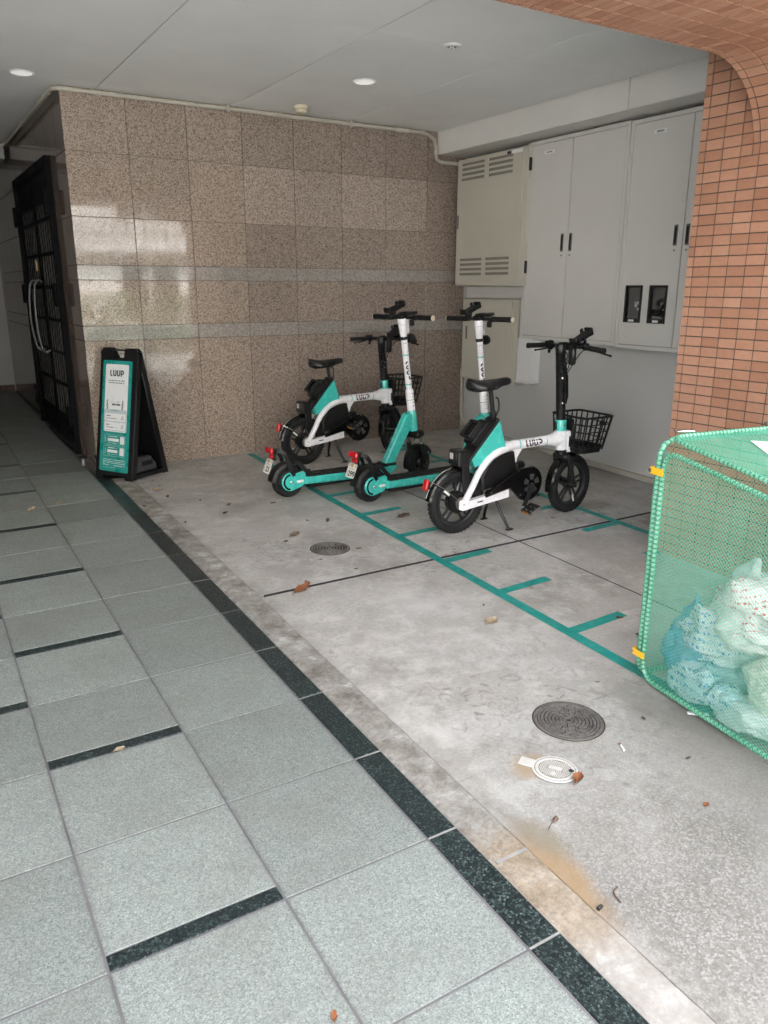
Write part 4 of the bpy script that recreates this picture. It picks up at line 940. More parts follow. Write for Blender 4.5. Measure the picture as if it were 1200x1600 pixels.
leaf(0.405, -2.89, 0.05, 1.6, 'leaf1', 'small orange leaf fragment touching the large orange leaf', None, 0.9, 0.6, 2)
leaf(0.94, -3.709, 0.075, 0.3, 'leaf4', 'pale veined brown leaf flat on open concrete between tape and paving', None, 0.5, 0.9, 3, 1)
leaf(0.676, -2.163, 0.085, 0.5, 'leaf2', 'broad grey brown leaf just behind the small drain cover', None, 0.45, 0.65, 4)
leaf(0.971, -2.031, 0.05, 1.0, 'leaf3', 'small red brown curled leaf between the tape line and drain cover', None, 1.1, 0.6, 5)
leaf(0.439, -4.755, 0.055, 0.5, 'leaf1', 'crumpled orange brown leaf on the edge of the white valve cover', None, 1.2, 0.85, 6)
leaf(0.691, -5.041, 0.024, 0.2, 'leaf1', 'tiny bright orange leaf on bare concrete in front of the cage', None, 0.4, 0.8, 7)
leaf(-0.764, -3.856, 0.035, 0.2, 'leaf4', 'small pinkish leaf scrap lying on a dark strip of the paving', None, 0.4, 0.8, 8)
leaf(-0.608, -5.079, 0.028, 1.2, 'leaf1', 'small orange leaf at the very front of the paving', None, 0.5, 0.6, 9)
leaf(-0.426, -0.801, 0.055, 0.9, 'leaf4', 'pale curled leaf on the paving nearest the folding sign', None, 0.9, 0.6, 10)
leaf(-0.606, -0.883, 0.06, 0.7, 'leaf4', 'pale leaf standing on edge on the dim paving before the passage', None, 1.3, 0.55, 11)
leaf(0.246, -0.795, 0.075, 0.2, 'leaf4', 'pale crumpled leaf on the concrete close beside the folding sign', None, 0.9, 0.7, 12)
leaf(1.45, -2.18, 0.10, 0.2, 'leaf3', 'dark brown leaf lying over a short tape line beside the front scooter', None, 0.6, 0.5, 30)
scraps = [(0.72, -2.836, .025, 'tiny dark leaf crumb beside the black joint left of the tape line'), (0.89, -2.567, .04, 'small brown leaf scrap touching the near rim of the small drain cover'), (0.253, -1.004, .055, 'curled brown leaf on the edge of the concrete slab nearest the sign'),
 (0.863, -1.956, .035, 'small flat brown scrap behind the drain cover and left of the red brown leaf'), (0.55, -1.40, .06, 'dark curled leaf lying alone on concrete between sign and rear scooter wheel'), (0.47, -1.55, .04, 'thin brown leaf sliver just in front of the dark curled leaf'),
 (0.42, -1.2, .045, 'dark leaf scrap on concrete two paces from the sign base'), (0.83, -1.5, .05, 'brown leaf scrap near the rear wheel of the rearmost scooter'), (0.18, -1.62, .05, 'dark leaf caught along the mortar strip halfway to the sign'), (0.58, -2.25, .03, 'small leaf chip left of the broad grey brown leaf'),
 (0.62, -2.62, .03, 'leaf chip on the paving side of the small drain cover'), (1.02, -3.55, .03, 'brown leaf crumb beside the long tape line in the open middle'), (1.9, -2.2, .05, 'dark leaf under the front bicycle by its rear wheel'), (2.2, -1.9, .05, 'dark leaf under the deck of the front scooter'),
 (1.42, -4.15, .05, 'grey leaf in the corner between long tape and its nearest cross piece'), (1.48, -3.98, .04, 'brown leaf lying on the nearest cross piece of tape'), (0.95, -4.35, .025, 'dark crumb between the iron manhole cover and the cage'), (0.90, -4.62, .03, 'brown leaf chip in front of the cage beyond the cigarette butt'),
 (0.84, -4.86, .03, 'dark curled sliver on stained concrete in front of the cage'), (2.4, -2.3, .05, 'dark leaf under the front wheel of the front bicycle'), (2.55, -2.25, .06, 'flat dark leaf near the skirting rail behind the front bicycle'), (0.05, -1.15, .06, 'dark leaf lying across the mortar strip close to the sign')]
rg = random.Random(11)
for i, (x, y, L, lab) in enumerate(scraps):
    leaf(x, y, L * 0.75, rg.uniform(0, 6.3), ('leaf3', 'leaf2', 'leaf3')[i % 3], lab, 'scattered leaf scraps', rg.uniform(0.4, 1.2), rg.uniform(0.4, 0.8), 40 + i)
def twig(x, y, rz, pts, r, mat, label, cat):
    mb = MB(); mb.tube(spline(pts, 4), r, 8); tag(obj('debris', mb, MAT[mat], None, (x, y, fz(x, y)), (0, 0, rz)), label, cat)
twig(0.235, -4.863, 0.4, [(-0.038, 0, 0.003), (-0.01, 0.002, 0.005), (0.0, 0, 0.006), (0.014, 0, 0.007), (0.02, 0, 0.006)], [0.0013] * 7 + [0.002, 0.003, 0.005, 0.006, 0.007, 0.0075, 0.0075, 0.007, 0.006, 0.003], 'leaf3', 'dark seed pod with a thin stalk on the concrete by the kerb', 'seed pod')
twig(0.182, -5.149, 0.9, [(-0.028, -0.008, 0.002), (-0.008, 0.002, 0.003), (0.008, 0.004, 0.004), (0.028, -0.009, 0.002)], 0.0018, 'leaf3', 'thin bent dark twig lying near the rust stain', 'twig')
twig(0.111, -5.161, 0.2, [(-0.008, 0, 0.004), (0, 0, 0.005), (0.008, 0, 0.004)], 0.0052, 'ink', 'small black pebble beside the kerb joint', 'pebble')
mb = MB(); mb.cyl((-0.018, 0, 0.0042), (0.012, 0, 0.0042), 0.004, 12); cg = tag(obj('cigarette_butt', mb, MAT['paper'], None, (0.697, -4.705, fz(0.697, -4.705)), (0, 0, 1.1)), 'white cigarette butt on the concrete beside the manhole cover', 'cigarette butt')
mb = MB(); mb.cyl((0.0122, 0, 0.0042), (0.022, 0, 0.0042), 0.0041, 12); obj('filter_tip', mb, MAT['leaf1'], cg)
mb = MB(); mb.cbox((0, 0, 0.003), (0.075, 0.018, 0.005), 0.002); tag(obj('paper_scrap', mb, MAT['paper'], None, (1.10, -4.70, fz(1.1, -4.7)), (0, 0, -0.75)), 'white folded paper scrap poking from under the green cage', 'litter')

# ------------------------------------------------------------ folding A-frame sign
sg = thing('folding_sign', 'black A-frame sign with a turquoise rental notice standing by the passage corner', 'sign', (0.205, -0.245, fz(0.2, -0.24)), math.atan2(-0.859, 0.512))
SWd, SH = 0.378, 0.955
def sign_panel(sgn):
    base = V((0, sgn * 0.186, 0)); top = V((0, sgn * 0.012, SH)); up = (top - base).normalized(); xax = V((1, 0, 0)); nrm = xax.cross(up) if sgn < 0 else -(xax.cross(up))
    nrm = nrm if nrm.y * sgn > 0 else -nrm
    return frame(base, xax, up, nrm), (top - base).length
for sgn in (-1, 1):
    Fm, HL = sign_panel(sgn); w2 = SWd / 2; mb = MB()
    out = [(-w2, 0.0), (-w2 + 0.07, 0.0), (-w2 + 0.085, 0.025), (w2 - 0.085, 0.025), (w2 - 0.07, 0.0), (w2, 0.0), (w2 - 0.004, HL - 0.02), (w2 - 0.025, HL), (0.068, HL), (0.055, HL - 0.012), (0.052, HL - 0.075), (-0.052 + 0.01, HL - 0.075), (-0.066, HL - 0.012), (-0.08, HL), (-w2 + 0.03, HL), (-w2 + 0.012, HL - 0.02)]
    mb.prism(out, 0.014, Fm @ T(0, 0, -0.007), 0.002)
    for s_ in (-1, 1): mb.cbox((0, 0, 0), (0.016, HL - 0.03, 0.042), 0.003, Fm @ T(s_ * (w2 - 0.009), HL / 2 - 0.008, -0.022))
    mb.cbox((0, HL - 0.016, 0), (0.12, 0.007, 0.012), 0.002, Fm); mb.cbox((0, 0.035, -0.02), (SWd - 0.03, 0.016, 0.03), 0.003, Fm)
    pn = obj('sign_board', mb, MAT['black'], sg)
    if sgn < 0:
        BW, B0, B1 = 0.292, 0.055, HL - 0.093; BH = B1 - B0; Fp = Fm @ T(-0.004, 0, 0.0072)
        def g(u, v): return ((u - 0.5) * BW, B1 - v * BH)
        def panel(name, u0, u1, v0, v1, mat, h, r=0.008):
            a, b = g(u0, v0), g(u1, v1); mb = MB(); mb.prism(rrect(a[0], b[0], b[1], a[1], r, 4), 0.0006, Fp @ T(0, 0, h)); return obj(name, mb, MAT[mat], pn, smooth=False)
        def fn3(off): return lambda u, v, h: tuple(Fp @ V((u, v, off + h)))
        def dashes(mb, u0, u1, v, hgt, seed, h, dens=0.8):
            rg = random.Random(seed); u = u0
            while u < u1:
                l = rg.uniform(0.014, 0.034)
                if rg.random() < dens:
                    a = g(u, v); b = g(min(u1, u + l), v); hh = hgt * rg.uniform(0.55, 1.0)
                    mb.ribbon([a, b], hh, fn3(h), 0.0003)
                u += l + 0.008
        panel('notice_sheet', 0, 1, 0, 1, 'sign_teal', 0.0, 0.012)
        panel('notice_white', 0.10, 0.885, 0.032, 0.638, 'sign_white', 0.0007, 0.014)
        panel('notice_grey_band', 0.105, 0.88, 0.435, 0.628, 'sign_grey', 0.0014, 0.012)
        panel('notice_card', 0.135, 0.85, 0.472, 0.542, 'sign_white', 0.0021, 0.006); panel('notice_card', 0.135, 0.85, 0.552, 0.622, 'sign_white', 0.0021, 0.006)
        mb = MB(); a = g(0.49, 0.112); lettering(mb, 'LUUP', 0.046, lambda u, v, h: tuple(Fp @ V((a[0] + u, a[1] + v, 0.0014 + h))), 0.21, 0.15); obj('logo', mb, MAT['ink'], pn, smooth=False)
        mb = MB(); dashes(mb, 0.21, 0.76, 0.178, 0.009, 1, 0.0014, 0.95); dashes(mb, 0.21, 0.76, 0.198, 0.009, 2, 0.0014, 0.95); dashes(mb, 0.3, 0.65, 0.368, 0.005, 3, 0.0014); dashes(mb, 0.33, 0.62, 0.448, 0.004, 33, 0.0021)
        for v, s_ in ((0.495, 4), (0.575, 5)): dashes(mb, 0.19, 0.34, v, 0.010, s_, 0.0028, 0.9); dashes(mb, 0.19, 0.55, v + 0.024, 0.007, s_ + 9, 0.0028, 0.9)
        for u in (0.36, 0.51):
            p, q = g(u, 0.392), g(u + 0.13, 0.392); mb.ribbon([p, q], 0.014, fn3(0.0014), 0.0003)
        obj('small_print', mb, MAT['sign_mark'], pn, smooth=False)
        mb = MB()                            # little rider drawings left and right, a scooter and a bicycle on the cards
        for (u, v, s_) in ((0.19, 0.405, 1), (0.73, 0.405, -1)):
            c_ = g(u, v); P = lambda dx, dy: (c_[0] + dx * s_, c_[1] + dy)
            mb.ribbon([P(-.002, .034), P(.002, .020), P(-.003, .002), P(.003, -.016), P(-.002, -.032)], 0.009, fn3(0.0014), 0.0003); mb.ribbon([P(.001, .022), P(.010, .010), P(.012, .0)], 0.004, fn3(0.0014), 0.0003)
            mb.ribbon([P(.012, .006), P(.008, -.036)], 0.003, fn3(0.0014), 0.0003); mb.ribbon([P(-.014, -.036), P(.012, -.036)], 0.004, fn3(0.0014), 0.0003); mb.ribbon([P(-.003, .036), P(.004, .041)], 0.010, fn3(0.0014), 0.0003)
        for v in (0.508, 0.588):
            c_ = g(0.74, v); mb.ribbon([(c_[0] - .012, c_[1] - .012), (c_[0] + .012, c_[1] - .012), (c_[0] + .006, c_[1] + .014), (c_[0] - .004, c_[1] + .004), (c_[0] - .012, c_[1] - .008)], 0.0035, fn3(0.0028), 0.0003)
        obj('drawings', mb, MAT['sign_mark'], pn, smooth=False)
        for v in (0.712, 0.815):
            mb = MB(); p0, p1 = g(0.135, v - 0.045), g(0.86, v + 0.045); rr_ = rrect(p0[0], p1[0], p1[1], p0[1], 0.006, 3); mb.ribbon(rr_, 0.0012, fn3(0.0007), 0.0003, closed=True)
            dashes(mb, 0.28, 0.6, v - 0.03, 0.008, int(v * 99), 0.0007, 0.95); dashes(mb, 0.28, 0.6, v + 0.028, 0.005, int(v * 77), 0.0007, 0.9); mb.ribbon([g(0.185, v - 0.025), g(0.185, v + 0.025)], 0.003, fn3(0.0007), 0.0003)
            obj('white_print', mb, MAT['sign_white'], pn, smooth=False)
            panel('notice_bar', 0.265, 0.645 if v < 0.75 else 0.615, v - 0.013, v + 0.013, 'sign_white', 0.0007, 0.004); panel('notice_bar', 0.69, 0.835, v - 0.036, v + 0.034, 'sign_white', 0.0007, 0.004)
        mb = MB()
        for q, v in enumerate((0.893, 0.91, 0.924)): dashes(mb, 0.12, 0.88, v, 0.006, 60 + q, 0.0007, 0.92)
        dashes(mb, 0.12, 0.4, 0.942, 0.007, 71, 0.0007, 0.9); dashes(mb, 0.5, 0.88, 0.944, 0.007, 72, 0.0007, 0.9); dashes(mb, 0.14, 0.56, 0.966, 0.003, 73, 0.0007)
        obj('white_print', mb, MAT['sign_white'], pn, smooth=False)
mb = MB(); mb.cbox((0, 0, 0.02), (SWd - 0.02, 0.335, 0.018), 0.004)
for s_ in (-1, 1): mb.cbox((s_ * (SWd / 2 - 0.01), 0, 0.022), (0.016, 0.36, 0.03), 0.004)
obj('base_tray', mb, MAT['black'], sg)
prof = [(-0.13, 0.03), (0.13, 0.03), (0.125, 0.075), (0.075, 0.145), (0.05, 0.155), (-0.06, 0.155), (-0.105, 0.11)]
mb = MB(); mb.prism(prof, 0.30, M4(((0, 0, 1, -0.15), (1, 0, 0, 0), (0, 1, 0, 0), (0, 0, 0, 1))), 0.018); wt = tag(obj('sign_weight', mb, MAT['weight'], None, sg.location, (0, 0, sg.rotation_euler.z), angle=25), 'dark grey moulded ballast weight lying inside the folding sign', 'ballast weight')
mb = MB(); mb.cbox((0.151, 0.015, 0.10), (0.006, 0.11, 0.035), 0.002); obj('grip_recess', mb, MAT['black'], wt)
# ------------------------------------------------------------ shared vehicle pieces; x forward, y left, z up
WY = M4(((1, 0, 0, 0), (0, 0, -1, 0), (0, 1, 0, 0), (0, 0, 0, 1)))      # lathe axis -> -y, angle measured from +x towards +z
def wheel(par, name, cx, cz, Rw, tw, rim_r, spokes, mat_r='black', hub_r=0.03, hub_w=0.09, Mx=None, motor=0.0, disc=0.0, cy=0.0):
    Mx = Mx or M4.Identity(4); w_ = link(name, None, par); F = Mx @ T(cx, cy, cz) @ WY
    prof = []
    rt = (Rw - rim_r) / 2; cr = rim_r + rt
    for i in range(14):
        a = 2 * math.pi * i / 14; q = 1 if math.cos(a) > 0 else 0.9
        prof.append((cr + rt * math.copysign(abs(math.cos(a)) ** 0.8, math.cos(a)), tw / 2 * math.copysign(abs(math.sin(a)) ** 0.8, math.sin(a)) * q))
    mb = MB(); mb.lathe(prof, 56, F, closed=True)
    for i in range(44):                     # tread blocks
        for s_ in (-1, 1):
            A = F @ R(i * 360 / 44 + (4 if s_ > 0 else 0), 'Z'); mb.box((Rw - 0.0006, 0, s_ * tw * 0.19), (0.003, 2 * math.pi * Rw / 44 * 0.62, tw * 0.24), A @ R(s_ * 14, 'X'))
    obj('tyre', mb, MAT['rubber'], w_, angle=50)
    mb = MB(); mb.lathe([(rim_r + 0.004, tw * 0.34), (rim_r - 0.006, tw * 0.36), (rim_r - 0.016, tw * 0.2), (rim_r - 0.016, -tw * 0.2), (rim_r - 0.006, -tw * 0.36), (rim_r + 0.004, -tw * 0.34)], 48, F, closed=True)
    for i in range(spokes):
        for o_ in (-7, 7):
            A = F @ R(i * 360 / spokes + 12, 'Z'); y = math.sin(rad(o_)) * rim_r * 0.9
            mb.cbox(((rim_r + hub_r) / 2 - 0.006, y * 0.75, 0), (rim_r - hub_r, 0.011, 0.018), 0.003, A @ R(o_ * 0.5, 'Z'))
    obj('rim', mb, MAT['alloy'], w_)
    mb = MB(); mb.lathe([(0, hub_w / 2), (0.012, hub_w / 2), (hub_r * 0.8, hub_w * 0.42), (hub_r, hub_w * 0.3), (hub_r, -hub_w * 0.3), (hub_r * 0.8, -hub_w * 0.42), (0.012, -hub_w / 2), (0, -hub_w / 2)], 32, F)
    if motor: mb.lathe([(0, 0.028), (motor * 0.6, 0.036), (motor * 0.92, 0.034), (motor, 0.024), (motor, -0.024), (motor * 0.92, -0.034), (motor * 0.6, -0.036), (0, -0.028)], 36, F)
    if disc: mb.lathe([(disc, 0.036), (disc, 0.038), (disc - 0.015, 0.038), (disc - 0.015, 0.036)], 36, F, closed=True)
    obj('hub', mb, MAT['black_metal'], w_)
    mb = MB(); mb.cyl((0, 0, hub_w / 2 + 0.03), (0, 0, -hub_w / 2 - 0.03), 0.006, 10, M=F); mb.cyl((0, 0, hub_w / 2 + 0.012), (0, 0, hub_w / 2 + 0.022), 0.011, 6, M=F); mb.cyl((0, 0, -hub_w / 2 - 0.022), (0, 0, -hub_w / 2 - 0.012), 0.011, 6, M=F)
    obj('axle', mb, MAT['chrome'], w_)
    return w_, F
def fender(par, name, F, r, wd, a0, a1, mat='black', n=22, drop=0.012):
    """mudguard round wheel frame F from angle a0 to a1 (degrees, 0 = forward, 90 = up)"""
    mb = MB(); prof = [(r - drop, wd / 2), (r, wd / 2 - 0.008), (r + 0.004, 0), (r, -wd / 2 + 0.008), (r - drop, -wd / 2), (r - drop - 0.003, -wd / 2 + 0.003), (r - 0.003, -wd / 2 + 0.01), (r + 0.001, 0), (r - 0.003, wd / 2 - 0.01), (r - drop - 0.003, wd / 2 - 0.003)]
    mb.lathe(prof, n, F, closed=True, arc=(rad(a0), rad(a1))); return obj(name, mb, MAT[mat], par)
def steer_matrix(p, tilt, phi):             # turn phi about the steering axis through p, leaning back by tilt
    ax = V((-math.sin(rad(tilt)), 0, math.cos(rad(tilt)))); return T(*p) @ M4.Rotation(rad(phi), 4, ax) @ T(-p[0], -p[1], -p[2])
def axis_frame(p, tilt): return T(*p) @ R(-tilt, 'Y')                      # local z runs up the steering axis

def phone_holder(par, Mx, c, pitch=38, yaw=0):
    """cradle whose long side rises away from the rider, gripped by end and side jaws"""
    h = link('phone_holder', None, par); F = Mx @ T(*c) @ R(yaw, 'Z') @ R(-pitch, 'Y')
    mb = MB(); mb.cbox((0, 0, 0), (0.15, 0.072, 0.022), 0.006, F); obj('tray', mb, MAT['black'], h)
    mb = MB(); mb.cbox((0, 0, 0.013), (0.125, 0.054, 0.006), 0.002, F); obj('tray_pad', mb, MAT['grip'], h)
    for (x, y, a, b) in ((-0.077, 0, 0.014, 0.062), (0.077, 0.0, 0.016, 0.06), (0.055, -0.038, 0.03, 0.010), (0.055, 0.038, 0.03, 0.010)):
        mb = MB(); mb.cbox((x, y, 0.012), (a, b, 0.04), 0.004, F); obj('jaw', mb, MAT['black'], h)
    mb = MB(); mb.tube([tuple(F @ V((-0.01, 0, -0.012))), tuple(Mx @ V((c[0] - 0.02, c[1], c[2] - 0.065)))], 0.016, 10); obj('ball_joint', mb, MAT['black'], h); return h

def plate(par, F, number):
    p = link('number_plate', None, par); mb = MB(); mb.prism(rrect(-0.05, 0.05, -0.05, 0.05, 0.010, 3), 0.0016, F, 0.0004); obj('plate_sheet', mb, MAT['plate'], p)
    cu = bpy.data.curves.new('plate_number', 'FONT'); cu.body = number; cu.align_x = 'CENTER'; cu.size = 0.052; cu.extrude = 0.0003; cu.offset = 0.0012
    o = bpy.data.objects.new('tmp', cu); COL.objects.link(o); bpy.context.view_layer.update()
    me = bpy.data.meshes.new_from_object(o.evaluated_get(bpy.context.evaluated_depsgraph_get())); bpy.data.objects.remove(o); me.name = 'plate_number'
    me.materials.clear(); me.materials.append(MAT['ink']); me.transform(F @ T(0.008, -0.038, 0.0019)); link('plate_number', me, p)
    mb = MB()
    for x, y, w_, h in ((-0.03, 0.012, 0.008, 0.01), (-0.014, 0.012, 0.01, 0.011), (0.004, 0.012, 0.009, 0.01), (0.022, 0.012, 0.01, 0.011), (-0.038, -0.02, 0.008, 0.016)):
        mb.ribbon([(x - w_ / 2, y - h / 2), (x, y + h / 2), (x + w_ / 2, y - h / 2 + 0.002)], 0.002, lambda u, v, hh: tuple(F @ V((u, v, 0.0018 + hh))), 0.0003)
    for s_ in (-1, 1): mb.lathe([(0.0085, 0.0018), (0.0085, 0.0024), (0.006, 0.0024), (0.006, 0.0018)], 14, F @ T(s_ * 0.036, 0.036, 0), closed=True)
    obj('plate_mark', mb, MAT['ink'], p, smooth=False)
    mb = MB(); mb.box((-0.006, 0.036, 0.0022), (0.03, 0.024, 0.0008), F); obj('plate_sticker', mb, MAT['gold'], p, smooth=False)

# ------------------------------------------------------------ kick scooter
def make_scooter(label, loc, rz, steer, number):
    t = thing('kick_scooter', label, 'electric scooter', loc, rad(rz), 'turquoise and white electric kick scooters')
    def ob(name, mb, mat, par=None, angle=40): return obj(name, mb, MAT[mat], par or t, angle=angle)
    RW = 0.113
    w_, F = wheel(t, 'rear_wheel', 0, RW, RW, 0.076, 0.068, 5, hub_r=0.04, hub_w=0.09)
    # turquoise swing covers either side of the rear wheel
    for s_ in (-1, 1):
        o2 = arcpts(0, 0, 0.066, 55, 270, 18) + [(0.085, -0.046), (0.112, -0.022), (0.122, 0.004), (0.118, 0.05), (0.1, 0.066)]
        mb = MB(); mb.prism(o2, 0.022, T(0, s_ * 0.044 + 0.011, RW) @ XZ, 0.006); cv = ob('wheel_cover', mb, 'teal', angle=30)
        y = s_ * 0.0555; mb = MB(); nn = 16
        pts = arcpts(0, 0, 0.052, 95, 262, nn); mb.ribbon(pts, 0.013, lambda u, v, h: (u, y + s_ * h, RW + v), 0.0012); obj('cover_slot', mb, MAT['black_gloss'], cv)
        mb = MB(); mb.prism(rrect(-0.02, 0.112, -0.028, 0.022, 0.024, 5), 0.006, T(0, y + s_ * 0.003 + 0.003, RW) @ XZ, 0.002); bs = obj('cover_boss', mb, MAT['teal'], cv, angle=30)
        mb = MB(); mb.prism(rrect(0.04, 0.095, -0.009, 0.009, 0.0085, 4), 0.002, T(0, y + s_ * 0.0072 + 0.001, RW) @ XZ, 0.0006); obj('reflector', mb, MAT['reflect_white'], bs)
        mb = MB(); mb.cyl((0.0, y + s_ * 0.006, RW - 0.004), (0.0, y + s_ * 0.0085, RW - 0.004), 0.007, 8); obj('bolt', mb, MAT['teal'], bs)
    # deck: body, black mat, turquoise side rails
    side = [(0.105, 0.085), (0.75, 0.065), (0.82, 0.07), (0.88, 0.105), (0.885, 0.13), (0.82, 0.133), (0.105, 0.142)]
    mb = MB(); mb.prism(side, 0.156, T(0, 0.078, 0) @ XZ, 0.012); ob('deck', mb, 'teal', angle=30)
    mb = MB(); mb.prism(rrect(0.115, 0.80, -0.072, 0.072, 0.02, 4), 0.006, T(0, 0, 0.139) @ R(0.6, 'Y') @ T(0, 0, 0), 0.002); mat_ = ob('deck_mat', mb, 'grip')
    mb = MB()
    for i in range(9): mb.box((0.18 + i * 0.068, 0, 0.1462 - i * 0.0007), (0.004, 0.12, 0.002))
    obj('mat_ribs', mb, MAT['black'], mat_, smooth=False)
    mb = MB(); mb.prism([(0.79, -0.07), (0.885, -0.05), (0.885, 0.05), (0.79, 0.07)], 0.016, T(0, 0, 0.131), 0.004); ob('deck_nose', mb, 'black')
    mb = MB(); mb.cbox((0.45, 0, 0.062), (0.62, 0.11, 0.02), 0.008); ob('battery_tray', mb, 'black')
    # rear mudguard, its struts, tail lamp and number plate
    fender(t, 'rear_fender', F, 0.134, 0.094, 62, 176, 'black', drop=0.02)
    for s_ in (-1, 1):
        mb = MB(); mb.bar(spline([(0.03, s_ * 0.052, 0.155), (0.0, s_ * 0.054, 0.20), (-0.02, s_ * 0.052, 0.27), (-0.05, s_ * 0.046, 0.325), (-0.085, s_ * 0.03, 0.338)], 4), 0.008, 0.026, up=(1, 0, 0)); ob('fender_strut', mb, 'black')
        mb = MB(); mb.bar(spline([(0.03, s_ * 0.048, 0.245), (0.07, s_ * 0.05, 0.235), (0.11, s_ * 0.056, 0.19), (0.155, s_ * 0.06, 0.152), (0.21, s_ * 0.06, 0.146)], 4), 0.012, 0.028, up=(0, 0, 1)); ob('fender_strut', mb, 'black')
    mb = MB(); mb.cbox((-0.085, 0, 0.335), (0.06, 0.06, 0.03), 0.006); mb.cbox((-0.098, 0, 0.30), (0.02, 0.04, 0.06), 0.004); ob('lamp_bracket', mb, 'black')
    mb = MB(); mb.prism(rrect(-0.05, 0.05, -0.021, 0.021, 0.012, 4), 0.022, frame((-0.148, 0, 0.345), (0, -1, 0), (0.12, 0, 0.99), (-0.99, 0, 0.12)) @ T(0, 0, -0.03), 0.007); ob('tail_lamp', mb, 'red')
    mb = MB(); mb.cbox((-0.118, -0.0, 0.300), (0.016, 0.05, 0.026), 0.004); ob('rear_reflector', mb, 'red')
    plate(t, frame((-0.145, 0.0, 0.235), (0, -1, 0), (0.38, 0, 0.925), (-0.925, 0, 0.38)), number)
    # slanted turquoise down tube and head tube
    TILT = 7.8; HB = (1.07, 0, 0.385)
    axis = lambda s_: (HB[0] - math.sin(rad(TILT)) * s_, 0, HB[2] + math.cos(rad(TILT)) * s_)
    mb = MB(); mb.prism([(0.79, 0.135), (0.885, 0.135), (1.055, 0.43), (1.045, 0.515), (0.985, 0.50)], 0.062, T(0, 0.031, 0) @ XZ, 0.010); dt = ob('down_tube', mb, 'teal', angle=25)
    mb = MB(); rg = random.Random(5)         # upright lettering printed along the down tube
    for i in range(17):
        u = 0.045 + i * 0.0185; hh = rg.uniform(0.006, 0.012); dx, dz = 0.545, 0.838
        c0 = (0.803 + dx * u, 0.152 + dz * u)
        for q in range(rg.choice((1, 2, 2))):
            o_ = (q - 0.5) * 0.005; mb.ribbon([(c0[0] + 0.012 + o_ * dx - 0.838 * hh * -0.5, c0[1] + o_ * dz - 0.545 * hh * 0.5), (c0[0] + 0.012 + o_ * dx + 0.838 * hh * -0.5 + 0.838 * hh, c0[1] + o_ * dz + 0.545 * hh * -1.0)], 0.0026, lambda u_, v_, h: (u_, -0.0312 - h, v_), 0.0006)
    obj('tube_print', mb, MAT['ink'], dt, smooth=False)
    A = axis_frame(HB, TILT); mb = MB(); mb.lathe([(0.030, -0.02), (0.0355, -0.016), (0.0355, 0.135), (0.033, 0.14), (0.02, 0.141)], 28, A); ob('head_tube', mb, 'teal')
    # everything that turns with the bars
    S = steer_matrix(HB, TILT, steer); SA = S @ A
    mb = MB(); mb.lathe([(0.02, 0.138), (0.031, 0.141), (0.0315, 0.285), (0.029, 0.298), (0.024, 0.303), (0.0235, 0.31)], 28, SA); fc = ob('folding_collar', mb, 'white')
    mb = MB()
    for z in (0.175, 0.205, 0.245, 0.27):
        for a in (-140, -100, -60): mb.cyl((0.0305 * math.cos(rad(a)), 0.0305 * math.sin(rad(a)), z), (0.0325 * math.cos(rad(a)), 0.0325 * math.sin(rad(a)), z), 0.0042 if a == -100 else 0.0025, 8, M=SA)
    mb.lathe([(0.0316, 0.222), (0.0319, 0.2235), (0.0316, 0.225)], 28, SA, closed=True); obj('bolt_head', mb, MAT['ink'], fc)
    mb = MB(); mb.lathe([(0.0235, 0.30), (0.0235, 0.69), (0.026, 0.71), (0.034, 0.79), (0.036, 0.815), (0.033, 0.822), (0.0, 0.822)], 28, SA); stm = ob('stem', mb, 'white')
    for z in (0.335, 0.553):
        mb = MB(); mb.lathe([(0.0236, z), (0.0242, z + 0.001), (0.0242, z + 0.009), (0.0236, z + 0.010)], 28, SA); obj('stem_band', mb, MAT['blue_ring'], stm)
    mb = MB(); lettering(mb, 'LUUP', 0.046, lambda u, v, h: tuple(SA @ V(((0.0238 + h) * math.cos(-1.80 + v / 0.0238), (0.0238 + h) * math.sin(-1.80 + v / 0.0238), 0.445 - u))), 0.22, 0.16); obj('logo', mb, MAT['ink'], stm)
    mb = MB(); mb.cbox((0.035, 0, 0.76), (0.05, 0.04, 0.11), 0.012, SA); obj('cable_cover', mb, MAT['white'], stm)
    mb = MB()
    for a in (-150, -120):
        for z in (0.645, 0.78): mb.cyl((0.022 * math.cos(rad(a)), 0.022 * math.sin(rad(a)), z), ((0.0245 if z < 0.7 else 0.036) * math.cos(rad(a)), (0.0245 if z < 0.7 else 0.036) * math.sin(rad(a)), z), 0.003, 8, M=SA)
    obj('bolt_head', mb, MAT['ink'], stm)
    mb = MB(); mb.lathe([(0.0240, 0.668), (0.029, 0.67), (0.029, 0.69), (0.0262, 0.692)], 24, SA); mb.cbox((0.04, 0, 0.675), (0.04, 0.02, 0.02), 0.004, SA); hl = ob('lamp_clamp', mb, 'black')
    mb = MB(); mb.lathe([(0, -0.032), (0.022, -0.03), (0.033, -0.01), (0.035, 0.018), (0.033, 0.022), (0.0, 0.016)], 26, SA @ T(0.075, 0, 0.665) @ R(90, 'Y')); ob('headlamp', mb, 'black')
    mb = MB(); mb.cbox((0.0, 0, 0.838), (0.07, 0.075, 0.034), 0.010, SA); mb.cbox((0.055, -0.02, 0.85), (0.07, 0.13, 0.024), 0.006, SA); ob('bar_clamp', mb, 'black')
    Hc = SA @ V((0.0, 0, 0.83)); HBm = T(*Hc) @ M4.Rotation(rad(steer), 4, 'Z')
    mb = MB(); mb.tube([(0.01, -0.27, 0), (0.012, 0, 0), (0.01, 0.27, 0)], 0.0125, 12, M=HBm); ob('handlebar', mb, 'black_metal')
